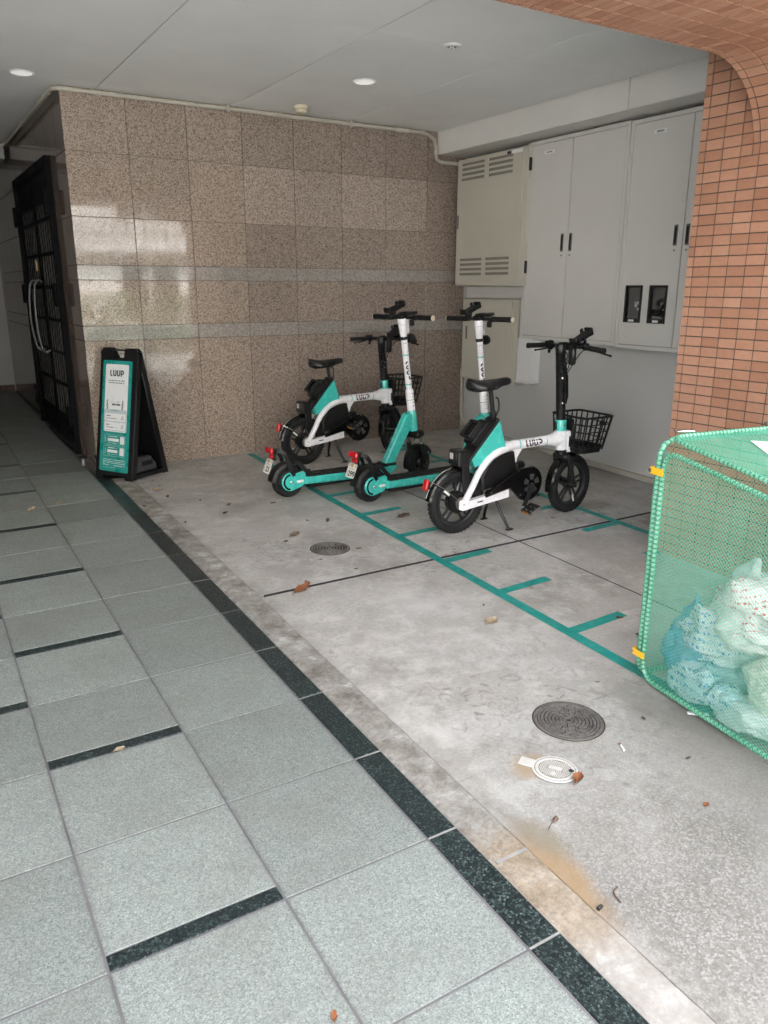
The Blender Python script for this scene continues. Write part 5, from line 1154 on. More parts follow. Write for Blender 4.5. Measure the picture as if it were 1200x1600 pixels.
    for s_ in (-1, 1):
        mb = MB(); mb.tube([(0.01, s_ * 0.145, 0), (0.01, s_ * 0.268, 0)], [0.0185, 0.0185], 16, M=HBm); mb.tube([(0.01, s_ * 0.262, 0), (0.01, s_ * 0.270, 0)], [0.0205, 0.0205], 16, M=HBm); gp = ob('grip', mb, 'black')
        mb = MB(); mb.lathe([(0.0, 0.0125), (0.012, 0.012), (0.019, 0.008), (0.0195, 0.0)], 20, HBm @ T(0.01, s_ * 0.2702, 0) @ R(-90 * s_, 'X')); obj('grip_end', mb, MAT['cream'], gp)
        mb = MB(); mb.tube(spline([(0.02, s_ * 0.12, -0.005), (0.05, s_ * 0.14, -0.012), (0.06, s_ * 0.18, -0.014), (0.058, s_ * 0.235, -0.016)], 4), 0.0065, 8, M=HBm); mb.cbox((0.015, s_ * 0.118, 0), (0.045, 0.032, 0.038), 0.006, HBm); ob('brake_lever', mb, 'black')
    mb = MB(); mb.cbox((0.005, -0.09, -0.035), (0.03, 0.03, 0.045), 0.006, HBm); mb.cbox((0.0, 0.085, 0.01), (0.04, 0.04, 0.05), 0.008, HBm); ob('throttle', mb, 'black')
    phone_holder(t, HBm, (0.0, 0.065, 0.062), 20, -10)
    # front fork and wheel
    mb = MB(); mb.cbox((0, 0, -0.045), (0.085, 0.155, 0.05), 0.012, SA); mb.lathe([(0.026, -0.03), (0.032, -0.022), (0.032, -0.015), (0.0, -0.014)], 24, SA); ob('fork_crown', mb, 'black')
    fw = (1.128, RW)
    for s_ in (-1, 1):
        mb = MB(); mb.tube([(HB[0] + 0.012, s_ * 0.062, 0.345), (1.10, s_ * 0.062, 0.235)], 0.012, 12, M=S); ob('fork_stanchion', mb, 'chrome')
        mb = MB(); mb.tube([(1.092, s_ * 0.062, 0.27), (1.105, s_ * 0.062, 0.20), (fw[0], s_ * 0.06, RW - 0.012)], [0.019, 0.02, 0.017], 12, M=S); ob('fork_leg', mb, 'black')
    w2, F2 = wheel(t, 'front_wheel', fw[0], fw[1], RW, 0.076, 0.068, 5, hub_r=0.05, hub_w=0.095, Mx=S)
    fender(t, 'front_fender', F2, 0.139, 0.092, 28, 196, 'black', drop=0.03)
    mb = MB(); mb.tube(spline([tuple(SA @ V((0.03, 0.01, 0.70))), tuple(SA @ V((0.06, 0.02, 0.3))), tuple(SA @ V((0.075, 0.03, 0.0))), tuple(SA @ V((0.06, 0.05, -0.12)))], 6), 0.0035, 6); ob('brake_cable', mb, 'black')
    # side stand hidden under the deck
    mb = MB(); mb.tube(spline([(0.30, 0.05, 0.07), (0.29, 0.12, 0.03), (0.27, 0.16, 0.004)], 4), 0.008, 8); ob('side_stand', mb, 'black_metal')
    return t
sA, sB = (0.995, -1.385), (1.435, -1.765)
make_scooter('turquoise kick scooter nearest the stone wall, the rearmost of the two', (sA[0], sA[1], fz(*sA)), 1.4, 17, '23')
make_scooter('turquoise kick scooter between the other scooter and the front bicycle, plate 299', (sB[0], sB[1], fz(*sB)), 4.0, 16, '299')

# ------------------------------------------------------------ small electric bicycle
def make_bike(label, loc, rz, steer, post_top, saddle_z, crank_a=-112):
    t = thing('electric_bicycle', label, 'electric bicycle', loc, rad(rz), 'white and turquoise electric bicycles with baskets')
    def ob(name, mb, mat, par=None, angle=40): return obj(name, mb, MAT[mat], par or t, angle=angle)
    RW = 0.195
    w_, F = wheel(t, 'rear_wheel', 0, RW, RW, 0.056, 0.142, 5, hub_r=0.04, hub_w=0.11, motor=0.068, disc=0.06)
    mb = MB(); A = F @ R(205, 'Z'); mb.cbox((0.105, 0, 0.017), (0.05, 0.014, 0.004), 0.001, F @ R(140, 'Z')); obj('spoke_reflector', mb, MAT['reflect_white'], w_)
    # rear mudguard with pale stripe, red reflector, stays
    fd = fender(t, 'rear_fender', F, 0.212, 0.062, 88, 172, 'black_gloss')
    mb = MB(); mb.lathe([(0.2125, -0.020), (0.2140, -0.016), (0.2160, -0.006), (0.2150, -0.006), (0.2125, -0.016), (0.2115, -0.020)], 22, F, closed=True, arc=(rad(100), rad(168))); obj('fender_stripe', mb, MAT['reflect_white'], fd)
    mb = MB(); mb.prism(rrect(-0.022, 0.022, -0.035, 0.035, 0.016, 4), 0.016, frame((-0.214, 0, 0.325), (0, -1, 0), (0.25, 0, 0.97), (-0.97, 0, 0.25)), 0.004); ob('rear_reflector', mb, 'red')
    mb = MB(); mb.cbox((-0.205, 0, 0.325), (0.016, 0.03, 0.05), 0.004); ob('reflector_bracket', mb, 'black')
    for s_ in (-1, 1):
        mb = MB(); mb.tube([(0, s_ * 0.072, RW), (-0.12, s_ * 0.052, 0.30), (-0.195, s_ * 0.022, 0.345)], 0.0028, 6); ob('fender_stay', mb, 'chrome')
    # white frame: two rear arms rising into the top tube, chainstays, head tube
    fr = link('frame', None, t)
    def fo(name, mb, mat='white', angle=35): return obj(name, mb, MAT[mat], fr, angle=angle)
    for s_ in (-1, 1):
        y = s_ * 0.066
        pts = spline([(0.005, y, 0.185), (0.065, y, 0.285), (0.125, y * 0.98, 0.385), (0.20, y * 0.9, 0.455), (0.29, y * 0.62, 0.492), (0.385, y * 0.18, 0.502)], 6)
        mb = MB(); mb.tube(pts, [0.021] * 14 + [0.022] * 6 + [0.025, 0.026, 0.027, 0.028, 0.029, 0.030, 0.031, 0.031, 0.031, 0.031, 0.031][: len(pts) - 20], 14); fo('rear_arm', mb)
        mb = MB(); mb.bar([(-0.012, y, 0.182), (0.12, y, 0.198), (0.345, y * 0.9, 0.222)], 0.034, 0.050, up=(0, 0, 1)); fo('chainstay', mb)
        mb = MB(); mb.prism(rrect(-0.032, 0.045, -0.03, 0.032, 0.014, 4), 0.012, T(0.0, y + 0.006 + s_ * 0.012, RW - 0.003) @ XZ, 0.003); fo('dropout', mb)
    mb = MB(); mb.tube([(0.34, 0, 0.50), (0.42, 0, 0.503), (0.60, 0, 0.506), (0.70, 0, 0.508), (0.76, 0, 0.512), (0.80, 0, 0.512)], [0.028, 0.031, 0.031, 0.032, 0.041, 0.046], 20)
    gs = MB(); gs.prism([(0.66, 0.482), (0.78, 0.462), (0.83, 0.452), (0.825, 0.53), (0.808, 0.562), (0.775, 0.562), (0.71, 0.535), (0.66, 0.529)], 0.058, T(0, 0.029, 0) @ XZ, 0.016)
    tt = fo('top_tube', mb); fo('head_gusset', gs, angle=50)
    for x in (0.455, 0.672):
        mb = MB(); mb.lathe([(0.0310, x), (0.0326, x + 0.001), (0.0326, x + 0.008), (0.0310, x + 0.009)], 24, M4(((0, 0, 1, 0), (1, 0, 0, 0), (0, 1, 0, 0.506), (0, 0, 0, 1)))); obj('tube_band', mb, MAT['blue_ring'], tt)
    mb = MB(); lettering(mb, 'LUUP', 0.043, lambda u, v, h: (0.567 + u, -(0.0324 + h) * math.cos(0.12 + v / 0.0324), 0.5055 + (0.0324 + h) * math.sin(0.12 + v / 0.0324)), 0.235, 0.17); obj('logo', mb, MAT['ink'], tt)
    mb = MB(); mb.prism([(0.40, 0.486), (0.50, 0.49), (0.455, 0.43), (0.435, 0.36), (0.42, 0.345), (0.405, 0.35)], 0.03, T(0, 0.015, 0) @ XZ, 0.004); fo('frame_rib', mb)
    TILT = 5.0; HB = (0.822, 0, 0.435); A = axis_frame(HB, TILT)
    mb = MB(); mb.lathe([(0.028, 0), (0.037, 0.004), (0.037, 0.122), (0.032, 0.128), (0.02, 0.128)], 26, A); fo('head_tube', mb)
    mb = MB(); mb.bar([(-0.005, -0.0735, 0.21), (0.06, -0.0735, 0.2)], 0.002, 0.006, up=(0, 0, 1)); mb.bar([(0.10, -0.0835, 0.197), (0.14, -0.0835, 0.20)], 0.001, 0.008, up=(0, 0, 1)); fo('frame_print', mb, 'ink')
    # turquoise battery housing, black top, battery with recessed handle
    body = [(0.07, 0.46), (0.10, 0.405), (0.19, 0.43), (0.335, 0.49), (0.275, 0.672), (0.255, 0.672)]
    mb = MB(); mb.prism(body, 0.118, T(0, 0.059, 0) @ XZ, 0.010); bh = ob('battery_housing', mb, 'teal', angle=25)
    d = V((0.195, 0, 0.212)).normalized(); nrm = V((-d.z, 0, d.x)); Bm = frame((0.165, 0, 0.575), d, (0, 1, 0), nrm)
    Bm = frame((0.164, 0, 0.568), d, (0, 1, 0), nrm)
    mb = MB(); mb.prism([(-0.165, -0.062), (0.15, -0.062), (0.158, -0.04), (0.158, 0.04), (0.15, 0.062), (-0.165, 0.062), (-0.18, 0.04), (-0.18, -0.04)], 0.016, Bm @ T(0, 0, -0.001), 0.004); ob('housing_lid', mb, 'black', bh)
    bt = link('battery', None, t); mb = MB()
    mb.prism(rrect(-0.075, 0.10, -0.052, 0.052, 0.02, 4), 0.05, Bm @ T(0, 0, 0.012), 0.006); mb.prism(rrect(-0.062, 0.062, -0.05, 0.05, 0.022, 4), 0.03, Bm @ T(0, 0, 0.060), 0.004)
    for s_ in (-1, 1): mb.cbox((0, s_ * 0.044, 0.099), (0.12, 0.014, 0.024), 0.006, Bm); mb.cbox((s_ * 0.055, 0, 0.099), (0.014, 0.09, 0.024), 0.006, Bm)
    obj('battery_case', mb, MAT['black'], bt, angle=30)
    mb = MB(); mb.prism(rrect(-0.047, 0.047, -0.036, 0.036, 0.012, 4), 0.002, Bm @ T(0, 0, 0.0905), 0.0005); obj('handle_recess', mb, MAT['black_gloss'], bt)
    mb = MB(); lettering(mb, 'LUUP', 0.016, lambda u, v, h: tuple(Bm @ V((-0.0755 - h, -u, 0.036 + v))), 0.2, 0.18); obj('logo', mb, MAT['alloy'], bt)
    mb = MB()
    for x, y in ((-0.15, -0.052), (-0.15, 0.052), (0.14, -0.053), (0.14, 0.053)): mb.cyl((x, y, 0.014), (x, y, 0.0185), 0.005, 8, M=Bm)
    obj('bolt_head', mb, MAT['chrome'], bh)
    # lock unit astride the rear wheel
    mb = MB(); mb.cbox((0.015, 0, 0.468), (0.085, 0.118, 0.095), 0.010); lk = ob('lock_unit', mb, 'black', angle=30)
    for s_ in (-1, 1):
        mb = MB(); mb.prism([(0.00, 0.43), (0.052, 0.43), (0.055, 0.30), (0.03, 0.255), (0.012, 0.262), (0.004, 0.33)], 0.012, T(0, s_ * 0.052 + 0.006, 0) @ XZ, 0.003); obj('lock_arm', mb, MAT['black'], lk)
    mb = MB(); mb.box((-0.0283, 0.02, 0.478), (0.0012, 0.034, 0.036)); obj('lock_label', mb, MAT['lid_white'], lk, smooth=False)
    mb = MB(); mb.box((0.02, -0.01, 0.516), (0.03, 0.06, 0.0014)); mb.box((-0.0283, -0.03, 0.48), (0.0012, 0.006, 0.04)); obj('lock_print', mb, MAT['iron'], lk, smooth=False)
    # centre housing, glossy chain cover, crank, pedals, chain
    mb = MB(); mb.prism([(0.16, 0.34), (0.22, 0.43), (0.30, 0.46), (0.41, 0.47), (0.44, 0.33), (0.38, 0.27), (0.17, 0.25)], 0.08, T(0, 0.04, 0) @ XZ, 0.012); ob('centre_cover', mb, 'black')
    mb = MB(); mb.cbox((0.47, 0, 0.37), (0.09, 0.06, 0.05), 0.015); mb.cyl((0.49, -0.05, 0.30), (0.49, 0.05, 0.30), 0.045, 20); ob('motor_bracket', mb, 'black')
    BB = (0.485, 0.268); cov = [(0.155, 0.243), (0.30, 0.318), (0.40, 0.368), (0.44, 0.372)] + arcpts(BB[0], BB[1], 0.112, 75, -100, 22) + [(0.425, 0.172), (0.375, 0.225), (0.345, 0.255), (0.16, 0.218)]
    mb = MB(); mb.prism(cov, 0.028, T(0, -0.068, 0) @ XZ, 0.007); cc = ob('chain_cover', mb, 'black_gloss', angle=25)
    mb = MB()
    for a in (20, 90, 160, 230, 300): mb.prism([(0.025, -0.012), (0.058, -0.02), (0.062, 0), (0.058, 0.02), (0.025, 0.012)], 0.0012, T(BB[0] + 0.02, -0.0962, BB[1]) @ XZ @ R(a, 'Z'))
    obj('cover_slot', mb, MAT['iron_dark'], cc)
    mb = MB()
    for x, z in ((0.19, 0.246), (0.40, 0.357), (0.50, 0.37), (0.42, 0.205)): mb.cyl((x, -0.0955, z), (x, -0.0985, z), 0.004, 8)
    obj('bolt_head', mb, MAT['chrome'], cc)
    for s_ in (-1, 1):
        a = rad(crank_a + (0 if s_ < 0 else 180)); y = s_ * 0.115; e = (BB[0] + 0.125 * math.cos(a), y - 0.0, BB[1] - 0.02 + 0.125 * math.sin(a)) ; b0 = (BB[0] + 0.01, y, BB[1] - 0.01)
        mb = MB(); mb.bar([b0, e], 0.014, 0.024, up=(0, 0, 1)); mb.cyl((b0[0], y - 0.009, b0[2]), (b0[0], y + 0.009, b0[2]), 0.016, 16); mb.cyl((b0[0], s_ * 0.05, b0[2]), (b0[0], y, b0[2]), 0.012, 12); ck = ob('crank', mb, 'alloy')
        mb = MB(); mb.cyl((b0[0], y + s_ * 0.009, b0[2]), (b0[0], y + s_ * 0.012, b0[2]), 0.008, 12); obj('crank_bolt', mb, MAT['chrome'], ck)
        pc = (e[0], y + s_ * 0.065, e[2]); Pm = T(*pc) @ R(-25, 'Y'); mb = MB()
        mb.cbox((0, 0, 0), (0.022, 0.095, 0.02), 0.005, Pm); mb.cbox((0.036, 0, 0), (0.014, 0.095, 0.024), 0.004, Pm); mb.cbox((-0.036, 0, 0), (0.014, 0.095, 0.024), 0.004, Pm)
        for q in (-0.042, 0, 0.042): mb.cbox((0, q, 0), (0.07, 0.010, 0.018), 0.003, Pm)
        pd = ob('pedal', mb, 'black')
        mb = MB()
        for q in (-0.0445, 0.0445): mb.box((q, 0, 0), (0.003, 0.05, 0.012), Pm)
        obj('pedal_reflector', mb, MAT['orange'], pd)
        mb = MB(); mb.bar([tuple(Pm @ V(p)) for p in ((-0.044, s_ * 0.05, 0), (0.044, s_ * 0.05, 0))], 0.003, 0.02); obj('pedal_cage', mb, MAT['chrome'], pd)
    ch = MB(); p0, p1 = V((0.01, -0.057, RW - 0.038)), V((0.43, -0.057, 0.205))
    N = 46
    for i in range(N):
        p = p0.lerp(p1, (i + 0.5) / N); ch.cbox((p.x, p.y, p.z), ((p1 - p0).length / N * 0.8, 0.007 if i % 2 else 0.004, 0.008), 0.0012)
    ch.lathe([(0.040, 0.054), (0.040, 0.06), (0.022, 0.06), (0.022, 0.054)], 26, F, closed=True); ob('chain', ch, 'chain')
    # seat post and saddle
    st0 = V((0.268, 0, 0.64)); st1 = V((0.268 - (saddle_z - 0.66) * 0.15, 0, saddle_z - 0.055)); mb = MB()
    mb.tube([tuple(st0), tuple(st0.lerp(st1, 0.35))], 0.019, 16); mb.cyl(tuple(st0.lerp(st1, 0.28)), tuple(st0.lerp(st1, 0.36)), 0.022, 16); mb.tube([tuple(st0.lerp(st1, 0.3)), tuple(st1)], 0.0135, 14); sp = ob('seat_post', mb, 'black_metal')
    c_ = st0.lerp(st1, 0.42); mb = MB(); mb.tube(spline([(c_.x + 0.015, -0.012, c_.z - 0.04), (c_.x + 0.035, -0.014, c_.z), (c_.x + 0.03, -0.014, c_.z + 0.06), (c_.x + 0.012, -0.012, c_.z + 0.075)], 4), 0.005, 8); obj('seat_lever', mb, MAT['black'], sp)
    mb = MB(); mb.cyl((st0.x - 0.012, -0.021, st0.z + 0.02), (st0.x - 0.012, -0.026, st0.z + 0.02), 0.007, 10); obj('bolt_head', mb, MAT['chrome'], sp)
    sd = link('saddle', None, t); mb = MB(); n, m = 18, 14; x0 = st1.x - 0.165; vs = []; fs = []
    for i in range(n):
        tq = i / (n - 1); x = x0 + 0.31 * tq
        wd = 0.092 * math.sin(math.pi * min(0.5, 0.16 + tq * 1.15)) if tq < 0.28 else 0.092 - (0.092 - 0.030) * min(1, ((tq - 0.28) / 0.42)) ** 0.8 if tq < 0.7 else 0.030
        if i == 0: wd *= 0.8
        top = saddle_z + 0.022 * (1 - min(1, tq / 0.2)) ** 2 - 0.006 * math.sin(math.pi * min(1, tq / 0.9)) + 0.010 * max(0, tq - 0.6); th = 0.045 + 0.016 * (1 - tq)
        end = 0.55 if i in (0, n - 1) else (0.88 if i in (1, n - 2) else 1.0)
        for k in range(m):
            a = 2 * math.pi * k / m; cz = math.cos(a); sy = math.sin(a)
            z = top - th * 0.5 + th * 0.5 * end * math.copysign(abs(cz) ** 0.7, cz) - (0.018 * sy * sy if tq < 0.5 else 0.006 * sy * sy); vs.append((x, wd * end * math.copysign(abs(sy) ** 0.75, sy), z))
    for i in range(n - 1):
        for k in range(m): fs.append((i * m + k, i * m + (k + 1) % m, (i + 1) * m + (k + 1) % m, (i + 1) * m + k))
    fs += [tuple(range(m))[::-1], tuple((n - 1) * m + k for k in range(m))]; mb.add(vs, fs); obj('saddle_cover', mb, MAT['saddle'], sd, angle=70)
    mb = MB(); mb.cbox((x0 + 0.075, 0, saddle_z - 0.055), (0.11, 0.10, 0.03), 0.012)
    for s_ in (-1, 1): mb.tube([(x0 + 0.04, s_ * 0.03, saddle_z - 0.05), (x0 + 0.12, s_ * 0.022, saddle_z - 0.066), (x0 + 0.2, s_ * 0.02, saddle_z - 0.062), (x0 + 0.27, s_ * 0.008, saddle_z - 0.03)], 0.0045, 8)
    mb.cbox((st1.x, 0, st1.z), (0.05, 0.045, 0.03), 0.008); obj('saddle_rail', mb, MAT['black_metal'], sd)
    # steering: fork, front wheel, post, bars
    S = steer_matrix(HB, TILT, steer); SA = S @ A
    mb = MB(); mb.lathe([(0.02, 0.126), (0.036, 0.13), (0.037, 0.195), (0.034, 0.20), (0.02, 0.20)], 26, SA); cl = ob('turquoise_collar', mb, 'teal')
    mb = MB()
    for z, r_ in ((0.148, 0.003), (0.166, 0.006), (0.184, 0.003)): mb.cyl((0.030 * math.cos(-1.75), 0.030 * math.sin(-1.75), z), (0.0382 * math.cos(-1.75), 0.0382 * math.sin(-1.75), z), r_, 10, M=SA)
    mb.cbox((-0.036, 0.010, 0.165), (0.010, 0.018, 0.055), 0.003, SA); obj('bolt_head', mb, MAT['ink'], cl)
    PL_ = (post_top - HB[2]) / math.cos(rad(TILT)); mb = MB(); mb.lathe([(0.0, 0.19), (0.0305, 0.195), (0.0305, PL_ - 0.06), (0.032, PL_ - 0.058), (0.032, PL_ + 0.004), (0.027, PL_ + 0.012), (0, PL_ + 0.012)], 26, SA); ps = ob('steering_post', mb, 'black_metal')
    mb = MB()
    for z in (0.31, PL_ - 0.20): mb.cyl((0.029 * math.cos(-2.1), 0.029 * math.sin(-2.1), z), (0.0315 * math.cos(-2.1), 0.0315 * math.sin(-2.1), z), 0.0045, 10, M=SA)
    for z in (PL_ - 0.085, PL_ - 0.115): mb.cyl((0.02, -0.030, z), (0.02, -0.0335, z), 0.006, 10, M=SA)
    obj('bolt_head', mb, MAT['chrome'], ps)
    mb = MB(); mb.prism([(0.028, PL_ - 0.05), (0.05, PL_ - 0.16), (0.062, PL_ - 0.2), (0.062, PL_ - 0.33), (0.04, PL_ - 0.38), (0.028, PL_ - 0.40)], 0.03, SA @ T(0, 0.015, 0) @ XZ, 0.006); obj('cable_cover', mb, MAT['black'], ps)
    Hc = SA @ V((0.045, 0, PL_ - 0.01)); HBm = T(*Hc) @ M4.Rotation(rad(steer), 4, 'Z')
    mb = MB(); mb.tube(spline([(-0.01, -0.295, -0.012), (0.0, -0.16, 0.0), (0.004, 0, 0.0), (0.0, 0.16, 0.0), (-0.01, 0.295, -0.012)], 5), 0.0125, 12, M=HBm); ob('handlebar', mb, 'black_metal')
    mb = MB(); mb.cbox((-0.015, 0, 0), (0.075, 0.06, 0.05), 0.012, HBm); mb.cbox((0.01, -0.05, -0.05), (0.04, 0.05, 0.13), 0.012, HBm); ob('bar_clamp', mb, 'black')
    for s_ in (-1, 1):
        mb = MB(); mb.tube([(-0.002, s_ * 0.175, -0.002), (-0.0105, s_ * 0.298, -0.0125)], 0.0165, 16, M=HBm); mb.tube([(-0.009, s_ * 0.288, -0.0115), (-0.011, s_ * 0.302, -0.0128)], 0.0185, 16, M=HBm); ob('grip', mb, 'black')
        mb = MB(); mb.cbox((0.008, s_ * 0.15, 0.004), (0.04, 0.034, 0.045), 0.008, HBm); mb.tube(spline([(0.02, s_ * 0.145, -0.004), (0.055, s_ * 0.165, -0.012), (0.066, s_ * 0.22, -0.03), (0.062, s_ * 0.30, -0.045)], 4), [0.008, 0.007, 0.007, 0.007, 0.006, 0.006, 0.006, 0.006, 0.006, 0.006, 0.0055, 0.0055, 0.0075], 8, M=HBm); ob('brake_lever', mb, 'black_metal')
    mb = MB(); mb.cyl((0.0, 0.112, 0.002), (0, 0.132, 0.002), 0.030, 20, M=HBm); mb.cbox((0.0, 0.128, -0.03), (0.012, 0.02, 0.04), 0.004, HBm); ob('bell', mb, 'black')
    mb = MB(); mb.cbox((-0.01, -0.125, 0.03), (0.045, 0.05, 0.04), 0.008, HBm @ R(15, 'Y')); ob('throttle_display', mb, 'black_gloss')
    phone_holder(t, HBm, (0.065, -0.07, 0.052), 24, 0)
    fw = (0.925, RW); mb = MB(); mb.lathe([(0.028, -0.035), (0.036, -0.028), (0.036, -0.004), (0.028, 0.0), (0, 0)], 24, SA); mb.cbox((0.008, 0, -0.045), (0.06, 0.12, 0.04), 0.014, SA); ob('fork_crown', mb, 'black')
    for s_ in (-1, 1):
        mb = MB(); mb.tube(spline([(0.832, s_ * 0.05, 0.40), (0.855, s_ * 0.058, 0.33), (0.885, s_ * 0.058, 0.25), (0.922, s_ * 0.058, RW - 0.01)], 5), [0.018] * 6 + [0.016] * 5 + [0.014] * 5, 12, M=S); ob('fork_leg', mb, 'black')
    w2, F2 = wheel(t, 'front_wheel', fw[0], fw[1], RW, 0.056, 0.142, 5, hub_r=0.034, hub_w=0.1, Mx=S)
    mb = MB(); mb.cbox((0.105, 0, 0.017), (0.05, 0.014, 0.004), 0.001, F2 @ R(286, 'Z')); obj('spoke_reflector', mb, MAT['reflect_white'], w2)
    fender(t, 'front_fender', F2, 0.213, 0.064, 72, 188, 'black_gloss')
    mb = MB(); mb.tube([tuple(S @ V((fw[0], -0.075, RW))), tuple(S @ V((fw[0] - 0.205, -0.033, RW + 0.04)))], 0.0026, 6); mb.tube([tuple(S @ V((fw[0], 0.075, RW))), tuple(S @ V((fw[0] - 0.205, 0.033, RW + 0.04)))], 0.0026, 6); ob('fender_stay', mb, 'chrome')
    for k in range(3):
        mb = MB(); mb.tube(spline([tuple(HBm @ V((0.03, 0.12 - 0.13 * k, -0.01))), tuple(HBm @ V((0.07, 0.04 - 0.05 * k, -0.05))), tuple(SA @ V((0.05, 0.01 - 0.01 * k, PL_ - 0.18)))], 6), 0.0035, 6); ob('brake_cable', mb, 'black')
    # basket on a white bracket
    mb = MB(); mb.prism([(0.845, 0.42), (0.875, 0.42), (0.875, 0.56), (0.83, 0.56), (0.83, 0.54), (0.845, 0.53)], 0.07, T(0, 0.035, 0) @ XZ, 0.003); bk = ob('basket_bracket', mb, 'white')
    mb = MB()
    mb.prism(rrect(0.854, 0.866, 0.455, 0.525, 0.005, 3), 0.0014, T(0, -0.0352, 0) @ XZ)
    obj('bracket_slot', mb, MAT['ink'], bk, smooth=False)
    bs = link('basket', None, t); rim = lambda z: (0.868 - 0.004 * z, 1.066 + 0.052 * z, 0.132 + 0.028 * z)  # z 0..1 from floor to rim
    ZB, ZR = 0.425, 0.652
    def loop(q, inset=0.0, n=4):
        a, b, y = rim(q); p = rrect(a + inset, b - inset, -y + inset, y - inset, 0.035, n); z = ZB + (ZR - ZB) * q; return [(u, v, z) for u, v in p]
    mb = MB(); mb.tube(loop(1.0), 0.0075, 8, closed=True); obj('basket_rim', mb, MAT['black'], bs)
    mb = MB(); lo, hi = loop(0.0, 0.004), loop(0.14, 0.002); N = len(lo); mb.add(lo + hi + [(x, y, z - 0.006) for x, y, z in lo], [tuple(range(N))] + [(i, (i + 1) % N, N + (i + 1) % N, N + i) for i in range(N)] + [tuple(2 * N + i for i in range(N))[::-1]] + [(2 * N + i, 2 * N + (i + 1) % N, (i + 1) % N, i) for i in range(N)]); mb.tube(loop(0.15), 0.005, 6, closed=True); obj('basket_floor', mb, MAT['black'], bs)
    mb = MB()
    for q in (0.36, 0.58, 0.79): mb.tube(loop(q), 1.0, closed=True, sq=(0.006, 0.006))
    a0, b0, y0 = rim(0.05); a1, b1, y1 = rim(1)
    for i in range(6):
        f = (i + 0.5) / 6
        for s_ in (-1, 1): mb.tube([(a0 + (b0 - a0) * f, s_ * y0, ZB + 0.01), (a1 + (b1 - a1) * f, s_ * y1, ZR)], 1.0, sq=(0.007, 0.006))
        mb.tube([(b0, -y0 + 2 * y0 * f, ZB + 0.01), (b1, -y1 + 2 * y1 * f, ZR)], 1.0, sq=(0.006, 0.007)); mb.tube([(a0, -y0 + 2 * y0 * f, ZB + 0.01), (a1, -y1 + 2 * y1 * f, ZR)], 1.0, sq=(0.006, 0.007))
    obj('basket_bars', mb, MAT['black'], bs, smooth=False)
    mb = MB(); mb.cbox((0.872, 0, 0.535), (0.012, 0.1, 0.2), 0.003); mb.cbox((1.115, -0.06, 0.59), (0.008, 0.05, 0.02), 0.002); obj('basket_plate', mb, MAT['black'], bs)
    # centre stand
    for s_ in (-1, 1):
        mb = MB(); mb.tube(spline([(0.275, s_ * 0.035, 0.19), (0.285, s_ * 0.06, 0.13), (0.30, s_ * 0.10, 0.06), (0.315, s_ * 0.125, 0.010)], 4), 0.0095, 10); mb.cbox((0.318, s_ * 0.13, 0.006), (0.05, 0.022, 0.012), 0.004); ob('stand_leg', mb, 'black_metal')
    mb = MB(); mb.cbox((0.275, 0, 0.20), (0.05, 0.09, 0.05), 0.008); ob('stand_mount', mb, 'black_metal')
    return t
b1, b2 = (1.555, -2.60), (1.50, -0.60)
make_bike('white and turquoise electric bicycle standing in front, nearest the green cage', (b1[0], b1[1], fz(*b1)), -1.5, 8, 1.10, 0.925)
make_bike('white and turquoise electric bicycle at the back against the granite wall, lower saddle', (b2[0], b2[1], fz(*b2)), 4.0, 30, 0.985, 0.84, crank_a=150)

# ------------------------------------------------------------ green net cage with rubbish bags
CG = V((1.12, -4.42)); CU = V((-0.145, -0.989)).normalized(); CW = V((0.989, -0.145)).normalized()     # along the left face, across
CL, CWD = 1.30, 1.10
def cgp(a, b, z):                            # a along the left face from the far corner, b across
    p = CG + CU * a + CW * b; return V((p.x, p.y, z))
def ztop(a): return 0.815 - 0.145 * a
ZF = fz(1.1, -4.8) + 0.025
cage = thing('rubbish_cage', 'green netted rubbish cage of cord bound tubes standing against the tiled pier', 'rubbish cage', tuple(cgp(CL / 2, CWD / 2, fz(1.5, -5.0))))
OFF = M4.Translation(-cage.location)
rr = random.Random(3)
def bound_tube(pts, r=0.0088, seed=0):
    f_ = link('cage_tube', None, cage); mb = MB(); mb.tube(pts, r, 10, M=OFF); obj('tube_core', mb, MAT['rope_core'], f_)
    P = [V(p) for p in pts]; seg = [0.0]
    for a, b in zip(P, P[1:]): seg.append(seg[-1] + (b - a).length)
    mb = MB(); Lt = seg[-1]; ux = None
    def at(s_):
        for i in range(len(P) - 1):
            if s_ <= seg[i + 1] or i == len(P) - 2:
                tt = (s_ - seg[i]) / max(1e-9, seg[i + 1] - seg[i]); return P[i].lerp(P[i + 1], tt), (P[i + 1] - P[i]).normalized()
    for hand in (1, -1):
        n = int(Lt / 0.0034); pts2 = []
        for i in range(n + 1):
            c_, t_ = at(Lt * i / n); ref = V((0.3, 0.2, 1)) if abs(t_.z) < 0.85 else V((1, 0.3, 0)); u = (ref - t_ * ref.dot(t_)).normalized(); v = t_.cross(u)
            a = hand * 2 * math.pi * (Lt * i / n) / 0.0185 + seed; pts2.append(c_ + (u * math.cos(a) + v * math.sin(a)) * (r - 0.0007))
        mb.tube(pts2, 0.0031, 4, M=OFF)
    tag(obj('cord_binding', mb, MAT['rope'], f_), kind='stuff')
def rounded(p, q, r_, s_):                   # corner q between p and r_, cut back by s_
    a = (p - q).normalized() * s_; b = (r_ - q).normalized() * s_; return [q + a * (1 - t_) ** 2 + b * t_ ** 2 for t_ in (0, .2, .4, .6, .8, 1)]
def framed(corners, cut=0.07, seed=0):
    pts = []; n = len(corners)
    for i in range(n): pts += rounded(corners[i - 1], corners[i], corners[(i + 1) % n], cut)
    bound_tube([tuple(p) for p in pts + [pts[0]]], seed=seed)
